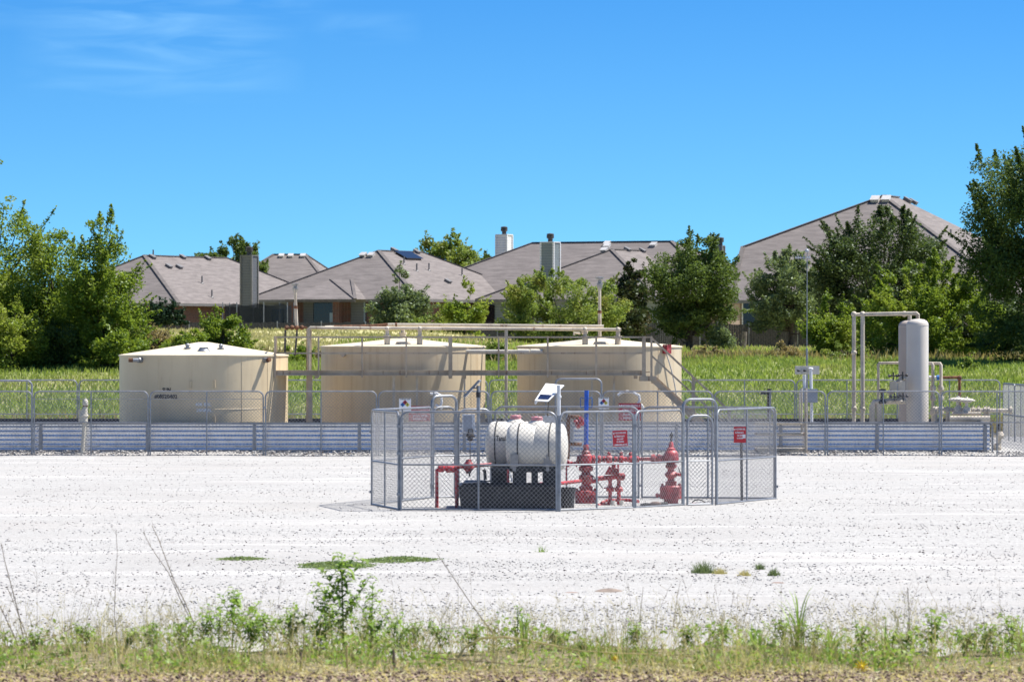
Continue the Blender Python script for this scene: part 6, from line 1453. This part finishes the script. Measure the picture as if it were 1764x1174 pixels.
# ------------------------------------------------------------------ roadside verge (foreground)
rng = np.random.default_rng(5)
def vedge(x): return 51.2 + 0.9 * np.sin(x * 0.9) + 0.5 * np.sin(x * 2.7 + 1)
def vband(n, y0, y1, clump=True):
    y = y0 + (y1 - y0) * rng.random(n); x = (rng.random(n) * 2 - 1) * (y * .108 + .4)
    if clump:
        d = .5 + .5 * np.sin(x * 2.1 + 1.3) * np.sin(x * .8 + y * .9) + .25 * np.sin(x * 6.3 + y * 2); k = rng.random(n) < np.clip(d, .18, 1); x, y = x[k], y[k]
    return x, y
def patchy(x, y):
    d = .45 + .35 * np.sin(x * 2.3 + 1.3 + y) * np.sin(x * .9 - y * .7) + .25 * np.sin(x * 5.3 + y * 2.4) * np.sin(x * 1.3)
    return np.clip(d * 1.15 - .1, .02, 1) ** 1.3
x, y = vband(26000, 44.9, 51.9); pz_ = patchy(x, y); k = rng.random(len(x)) < (.16 + pz_) * np.clip(1.25 - (y - 48.3) * .42, .08, 1); x, y, pz_ = x[k], y[k], pz_[k]; h = (.03 + .55 * rng.random(len(x)) ** 2.2 * (.3 + pz_)); blades("verge_grass", "thin dry straw-coloured grass along the road verge", "grass", x, y, h, .002 + .0022 * rng.random(len(x)), L_straw, bend=1.2, zf=np.full(len(x), .01))
x, y = vband(12000, 45.8, 51.3); pz_ = patchy(x + 3.1, y); k = rng.random(len(x)) < (pz_ + .1) * np.clip(1.2 - (y - 48.3) * .45, .05, 1); x, y, pz_ = x[k], y[k], pz_[k]; h = (.03 + .36 * rng.random(len(x)) ** 2 * pz_); blades("verge_weeds", "short green grass and weeds mixed through the verge", "grass", x, y, h, .003 + .004 * rng.random(len(x)), L_weed, bend=1.1, zf=np.full(len(x), .01))
# low broadleaf growth, heaped in mounds
x, y = vband(32000, 45.5, 50.9); pz_ = patchy(x * 1.1 + 1.7, y); k = rng.random(len(x)) < pz_ * 1.2 * np.clip(1.2 - (y - 48.6) * .6, .03, 1); x, y, pz_ = x[k], y[k], pz_[k]
V, Fc = leaf_quads(np.stack([x, y, 0.01 + .34 * pz_ * rng.random(len(x)) ** 1.3], 1), .058, up=.3, asp=.5); o = npmesh("ground_weeds", V, Fc, L_weed); tag(o, "low broad-leaved weeds heaped in the verge", "weeds", kind='stuff')
x, y = vband(20000, 44.8, 50.9); V, Fc = leaf_quads(np.stack([x, y, .01 + .12 * rng.random(len(x)) ** 1.5], 1), .05, up=.2, asp=.22); o = npmesh("dead_leaves", V, Fc, L_brush); tag(o, "dead brown leaves and stems tangled in the verge", "litter", kind='stuff')
x, y = vband(5500, 43.4, 46.6, False); V, Fc = leaf_quads(np.stack([x, y, .01 + .035 * rng.random(len(x))], 1), .065, up=.8, asp=.22); o = npmesh("leaf_litter", V, Fc, L_straw); tag(o, "dry leaf litter and straw on the bare roadside soil", "litter", kind='stuff')
M_soil = stone_mat("soil_clods", (.09, .055, .038), (.27, .19, .14), (.04, .025, .02), .8)
rng = np.random.default_rng(8); stones(9000, 43.2, 45.7, .006, .03, M_soil, "soil_clods", "crumbly brown soil clods along the road edge", "soil", .02)
# wispy seed heads
def seedheads(n, y0, y1, mat, name, label, hmin=.18, hmax=.5):
    V_, F_ = [], []
    x, y = vband(n, y0, y1, False); mb = MB()
    for i in range(len(x)):
        h = hmin + (hmax - hmin) * rng.random() ** 2; bx = rng.normal() * .25 * h; by = rng.normal() * .2 * h
        p0 = Vector((x[i], y[i], 0)); p1 = p0 + Vector((bx * .4, by * .4, h * .6)); p2 = p0 + Vector((bx, by, h))
        mb.tube(p0, p1, .0016, 3, caps=False); mb.tube(p1, p2, .0013, 3, caps=False)
        for k in range(rng.integers(3, 8)):
            q = p1.lerp(p2, .2 + .8 * rng.random()); e = q + Vector((rng.normal() * .05, rng.normal() * .05, abs(rng.normal()) * .04 + .01)); mb.tube(q, e, .001, 3, caps=False)
            mb.tube(e, e + Vector((rng.normal() * .006, 0, .012)), .0035, 3, .001, caps=False)
    o = mk(name, mb, mat, (0, 0, 0), smooth=False); tag(o, label, "seed heads", kind='stuff')
seedheads(1100, 45.8, 51.6, L_straw, "seed_heads", "wispy pale grass seed heads standing above the verge")
seedheads(120, 47.5, 53.2, L_stem, "dry_stalks", "thin grey-brown dry stalks standing against the gravel", .25, .75)
# leafy plants
def leaf_blade(mb, p, d, L, w, droop):
    d = Vector(d).normalized(); side = d.cross(Vector((0, 0, 1))); side = side.normalized() if side.length > .01 else Vector((1, 0, 0))
    p = Vector(p); c = [p, p + d * L * .35 + Vector((0, 0, .02 * L)), p + d * L * .7 - Vector((0, 0, droop * L * .3)), p + d * L - Vector((0, 0, droop * L))]
    ws = [.12, 1, .8, 0.02]; vs = []
    for q, k in zip(c, ws): vs += [q - side * w * .5 * k + Vector((0, 0, .12 * w * k)), q, q + side * w * .5 * k + Vector((0, 0, .12 * w * k))]
    mb.add(vs, [(i*3+j, (i+1)*3+j, (i+1)*3+j+1, i*3+j+1) for i in range(3) for j in range(2)])
def leafy_plant(px, ytop, D, label, branches=6, leaves=80, ls=.07, seed=1, spread=.28, name="weed_plant", cat="weed", mat=None, stemcol=None, aspect=.46):
    ls *= 1.35; leaves = int(leaves * .8)
    rr = random.Random(seed); x0 = X(px, D); z0 = 0.0; zt = Z(ytop, D); Hh = zt - z0; root = thing(name, label, cat, (x0, D, z0), "leafy weeds standing in the verge")
    st_, lf = MB(), MB(); top = Vector((x0 + rr.uniform(-.04, .04), D, zt)); b = Vector((x0, D, 0))
    ax = [(b, top, Hh * .010 + .003)]
    st_.tube(b, top, .010 * Hh + .004, 6, .003)
    for i in range(branches):
        u = .18 + .6 * i / max(1, branches - 1); s = b.lerp(top, u); a = rr.random() * 6.28; L = spread * Hh * (1.25 - u) * rr.uniform(.8, 1.4)
        e = s + Vector((math.cos(a) * L, math.sin(a) * L * .8, L * rr.uniform(.9, 1.6))); st_.tube(s, e, .004, 5, .002); ax.append((s, e, 1))
    tot = sum((e - s).length for s, e, _ in ax)
    for s, e, _ in ax:
        n = max(4, int(leaves * (e - s).length / tot * (1.15 if _ != 1 else 1)))
        for k in range(n):
            u = .12 + .88 * (k + rr.random()) / n; q = s.lerp(e, u); a = k * 2.4 + rr.random()
            el = rr.uniform(-.1, .7); d = Vector((math.cos(a) * math.cos(el), math.sin(a) * math.cos(el), math.sin(el)))
            leaf_blade(lf, q, d, ls * rr.uniform(.6, 1.3) * (1.2 - .5 * u), ls * aspect * rr.uniform(.8, 1.2), rr.uniform(.2, .7))
    part("stem", st_, L_weed, root); part("foliage", lf, mat or L_weed, root, smooth=False); return root
leafy_plant(592, 952, 48.6, "tallest dark green leafy weed in the foreground, left of centre", 11, 300, .085, 3, .30)
leafy_plant(562, 1010, 48.9, "leafy weed leaning just left of the tallest one", 6, 110, .07, 4, .3)
leafy_plant(640, 1005, 48.9, "leafy weed just right of the tallest one", 6, 110, .07, 5, .32)
leafy_plant(400, 1020, 49.2, "medium leafy green weed left of the tallest one", 8, 150, .08, 6, .4)
leafy_plant(455, 1058, 48.7, "low spreading weed between the medium and the tallest weeds", 8, 120, .075, 7, .55)
leafy_plant(352, 1060, 48.5, "low spreading weed at the left of the medium weed", 8, 120, .07, 8, .6)
leafy_plant(892, 1042, 48.8, "small upright leafy weed right of centre", 4, 70, .065, 9, .22)
leafy_plant(1605, 1065, 48.4, "bright low leafy weed at the right of the verge", 6, 80, .085, 10, .5)
leafy_plant(1562, 1095, 48.0, "low leafy weed left of the bright one at the right", 6, 70, .07, 11, .6)
leafy_plant(715, 1075, 48.6, "low leafy weed right of the tallest weed group", 7, 90, .06, 12, .55)
leafy_plant(1745, 1060, 48.2, "leafy weed at the right edge of the verge", 6, 80, .07, 13, .4)
leafy_plant(1010, 1110, 48.0, "low dull weed below the centre of the verge", 6, 70, .06, 14, .6)
leafy_plant(1480, 1085, 48.2, "low green weed left of the two right leafy weeds", 6, 70, .06, 15, .6)
leafy_plant(500, 1062, 48.5, "low bushy weed filling the gap left of the leaning weed", 9, 150, .07, 21, .6)
leafy_plant(545, 1075, 48.2, "low bushy weed at the foot of the tallest weed, on its left", 9, 150, .07, 22, .7)
leafy_plant(635, 1070, 48.2, "low bushy weed at the foot of the tallest weed, on its right", 9, 150, .07, 23, .7)
leafy_plant(430, 1075, 48.2, "low bushy weed at the right foot of the medium weed", 9, 150, .07, 24, .7)
leafy_plant(680, 1072, 48.4, "spreading low weed between the tallest group and the next low weed", 8, 110, .06, 25, .6)
leafy_plant(1660, 1098, 48.0, "low dull green weed right of the bright leafy weed", 7, 100, .07, 26, .7)
leafy_plant(270, 1085, 48.2, "low green weed at the left of the verge", 6, 80, .06, 16, .6)
for i, (px, yt, s_) in enumerate(((60, 1098, .65), (150, 1085, .6), (215, 1092, .7), (310, 1078, .6), (375, 1050, .5), (760, 1082, .6), (815, 1088, .7), (960, 1090, .6), (1090, 1086, .6), (1180, 1092, .7), (1245, 1080, .6), (1350, 1074, .6), (1400, 1080, .6), (1700, 1086, .6))):
    leafy_plant(px, yt, 48.0 + (i * 37 % 10) * .12, ["low weed in the far left corner of the verge", "low weed beside the low left grass clump", "low weed left of the leaning pair of dry stems", "low weed under the leaning pair of dry stems", "leafy weed directly left of the medium weed", "low weed left of the long leaning dry stem", "low weed at the foot of the long leaning dry stem", "low weed right of the small upright weed", "low weed at the foot of the short upright dry stem", "low weed right of the short upright dry stem", "low weed left of the left green grass clump", "low weed just left of the tallest grass clump", "low weed just right of the tallest grass clump", "low weed left of the right edge weed"][i], 7, 110, .058, 50 + i, s_)
# broad-bladed grass clumps
def grass_clump(px, ytop, D, label, n=26, seed=1, spread=.18):
    rr = random.Random(seed); x0 = X(px, D); Hh = Z(ytop, D); root = thing("grass_clump", label, "grass clump", (x0, D, 0), "broad-bladed green grass clumps in the verge"); mb = MB()
    for i in range(n):
        a = rr.random() * 6.28; h = Hh * (rr.uniform(.3, 1.0) ** 1.3 if i > 4 else 1.05 - .05 * i); out = spread * rr.uniform(.3, 1.7) * (1.25 - h / Hh * .55); w = rr.uniform(.006, .011); s = Vector((x0 + rr.gauss(0, .03), D + rr.gauss(0, .03), 0)); dv = Vector((math.cos(a), math.sin(a), 0)); sd = Vector((-dv.y, dv.x, 0)); vs = []
        for k in range(6):
            t = k / 5; q = s + dv * out * t * t * 1.5 + Vector((0, 0, h * (t * 1.25 - .25 * t * t * t * 1.2))); ww = w * (1 - t ** 2.5) + .0008; vs += [q - sd * ww, q + sd * ww]
        mb.add(vs, [(2*k, 2*k+1, 2*k+3, 2*k+2) for k in range(5)])
    part("blades", mb, L_weed, root, smooth=False); return root
grass_clump(1374, 1008, 48.7, "tallest broad-bladed green grass clump, right of centre", 30, 1)
grass_clump(1432, 1072, 48.3, "bright green grass clump right of the tallest clump", 46, 2, .22)
grass_clump(1300, 1072, 48.4, "green grass clump left of the tallest clump", 34, 3)
grass_clump(1525, 1062, 48.3, "slender green grass clump between the right leafy weeds", 18, 4)
grass_clump(1755, 1055, 48.6, "green grass clump cut by the right frame edge", 22, 5)
grass_clump(905, 1052, 48.6, "few tall green blades beside the small upright weed", 9, 6, .08)
grass_clump(118, 1095, 48.1, "low green grass clump at the left of the verge", 26, 7)
# dry stems
def stem(pts, D, r, label, mat=None, name="dry_stem", twigs=0, seed=0):
    rr = random.Random(seed); q = [P(a, b, D + .02 * i) for i, (a, b) in enumerate(pts)]; mb = MB(); mb.path(q, r, 6, [r * (1 - .55 * i / (len(q) - 1)) for i in range(len(q))])
    for k in range(twigs):
        u = rr.uniform(.15, .98) * (len(q) - 1); i = min(int(u), len(q) - 2); s = q[i].lerp(q[i+1], u - i); dr = (q[i+1] - q[i]).normalized(); e = s + (dr * .5 + Vector((rr.gauss(0, .5), rr.gauss(0, .3), rr.uniform(0, .5)))).normalized() * rr.uniform(.03, .10); mb.tube(s, e, r * .35, 4, r * .15)
    return single(name, mb, mat or L_stem, label, "dry stem", tuple(q[0]), "dry stems in the verge")
stem([(855, 1100), (838, 1075), (812, 1040), (785, 1000), (762, 966), (752, 952)], 48.2, .006, "long straight thin dry stem leaning left in the middle of the gravel")
stem([(335, 1075), (318, 1035), (300, 1000), (285, 960), (272, 925), (262, 905)], 48.9, .006, "tall thin dry stem leaning left, right one of a close pair", twigs=10, seed=1)
stem([(331, 1072), (310, 1030), (290, 985), (262, 945), (246, 915)], 49.1, .005, "tall thin dry stem leaning left, left one of a close pair", twigs=10, seed=2)
stem([(204, 1115), (197, 1060), (199, 1000), (202, 950), (200, 912)], 49.3, .004, "upright thin dry stem left of the leaning pair", twigs=10, seed=3)
stem([(45, 1125), (33, 1060), (20, 1010), (8, 965), (2, 935)], 48.9, .006, "tall dry stem leaning to the left edge", twigs=10, seed=4)
stem([(40, 1140), (25, 1095), (8, 1060), (-12, 1020)], 48.2, .007, "thicker dark dry stem leaning out of the left edge", twigs=8, seed=5)
stem([(60, 1130), (42, 1085), (25, 1040), (12, 1010)], 48.5, .005, "thin dry stem between the left edge stems", twigs=8, seed=6)
stem([(0, 1148), (30, 1120), (75, 1105), (125, 1080)], 47.8, .006, "low dark twig lying up to the right at the left edge", twigs=9, seed=7)
stem([(1098, 1110), (1104, 1050), (1108, 1010)], 48.9, .004, "short upright dry stem below the soil mound", twigs=6, seed=8)
stem([(1160, 1080), (1166, 1030), (1172, 1000)], 49.2, .003, "thin dry stem right of the soil mound", twigs=5, seed=9)
stem([(1566, 1110), (1566, 1050), (1564, 1012)], 48.7, .0045, "upright dark dry stem near the right leafy weed", twigs=6, seed=10)
stem([(785, 1140), (800, 1115), (830, 1098), (870, 1096), (930, 1106), (1000, 1120), (1060, 1124), (1130, 1126), (1220, 1130)], 46.6, .014, "long pale arching cane lying across the verge right of centre", L_straw)
stem([(730, 1130), (780, 1134), (850, 1140), (920, 1148), (980, 1150)], 46.3, .012, "brown cane lying low across the verge at the centre", L_stem)
stem([(560, 1090), (575, 1080), (600, 1092)], 47.5, .008, "short curved pale cane under the tallest weed", L_straw)
for px, y0, y1, r_, lab in ((518, 1122, 1166, .018, "blurred brown stub standing low left of centre"), (678, 1118, 1160, .018, "blurred brown stub below the leafy weeds near centre"), (597, 1110, 1168, .014, "pale thick stem foot under the tallest weed")):
    mb = MB(); mb.tube(P(px + 2, y1 + 4, 45.9), P(px, y0, 45.9), r_, 7, r_ * .7); single("stub", mb, L_stem if px != 597 else L_straw, lab, "stub", tuple(P(px, y1, 45.9)))
for px, py, r_, lab in ((1060, 1133, .045, "small yellow flower head low in the verge at centre"), (1484, 1148, .075, "larger yellow flower head low in the verge at right")):
    root = thing("yellow_flower", lab, "flower", tuple(P(px, py, 45.8)))
    c = P(px, py, 45.8); mb = MB(); mb.tube((c.x, c.y + .02, 0), (c.x, c.y + .02, c.z), .004, 5); part("stem", mb, L_weed, root)
    mb = MB()
    for k in range(12):
        t = k / 12 * 6.283; mb.add([c, c + Vector((math.cos(t - .2) * r_ * .6, -.01, math.sin(t - .2) * r_ * .6)), c + Vector((math.cos(t) * r_, -.005, math.sin(t) * r_)), c + Vector((math.cos(t + .2) * r_ * .6, -.01, math.sin(t + .2) * r_ * .6))], [(0, 1, 2, 3)])
    mb.ball(c + Vector((0, -.01, 0)), r_ * .3, 8); part("petals", mb, leaf_mat("petal_yellow", (.6, .42, .01), (.75, .55, .02), trans=.3), root, smooth=False)
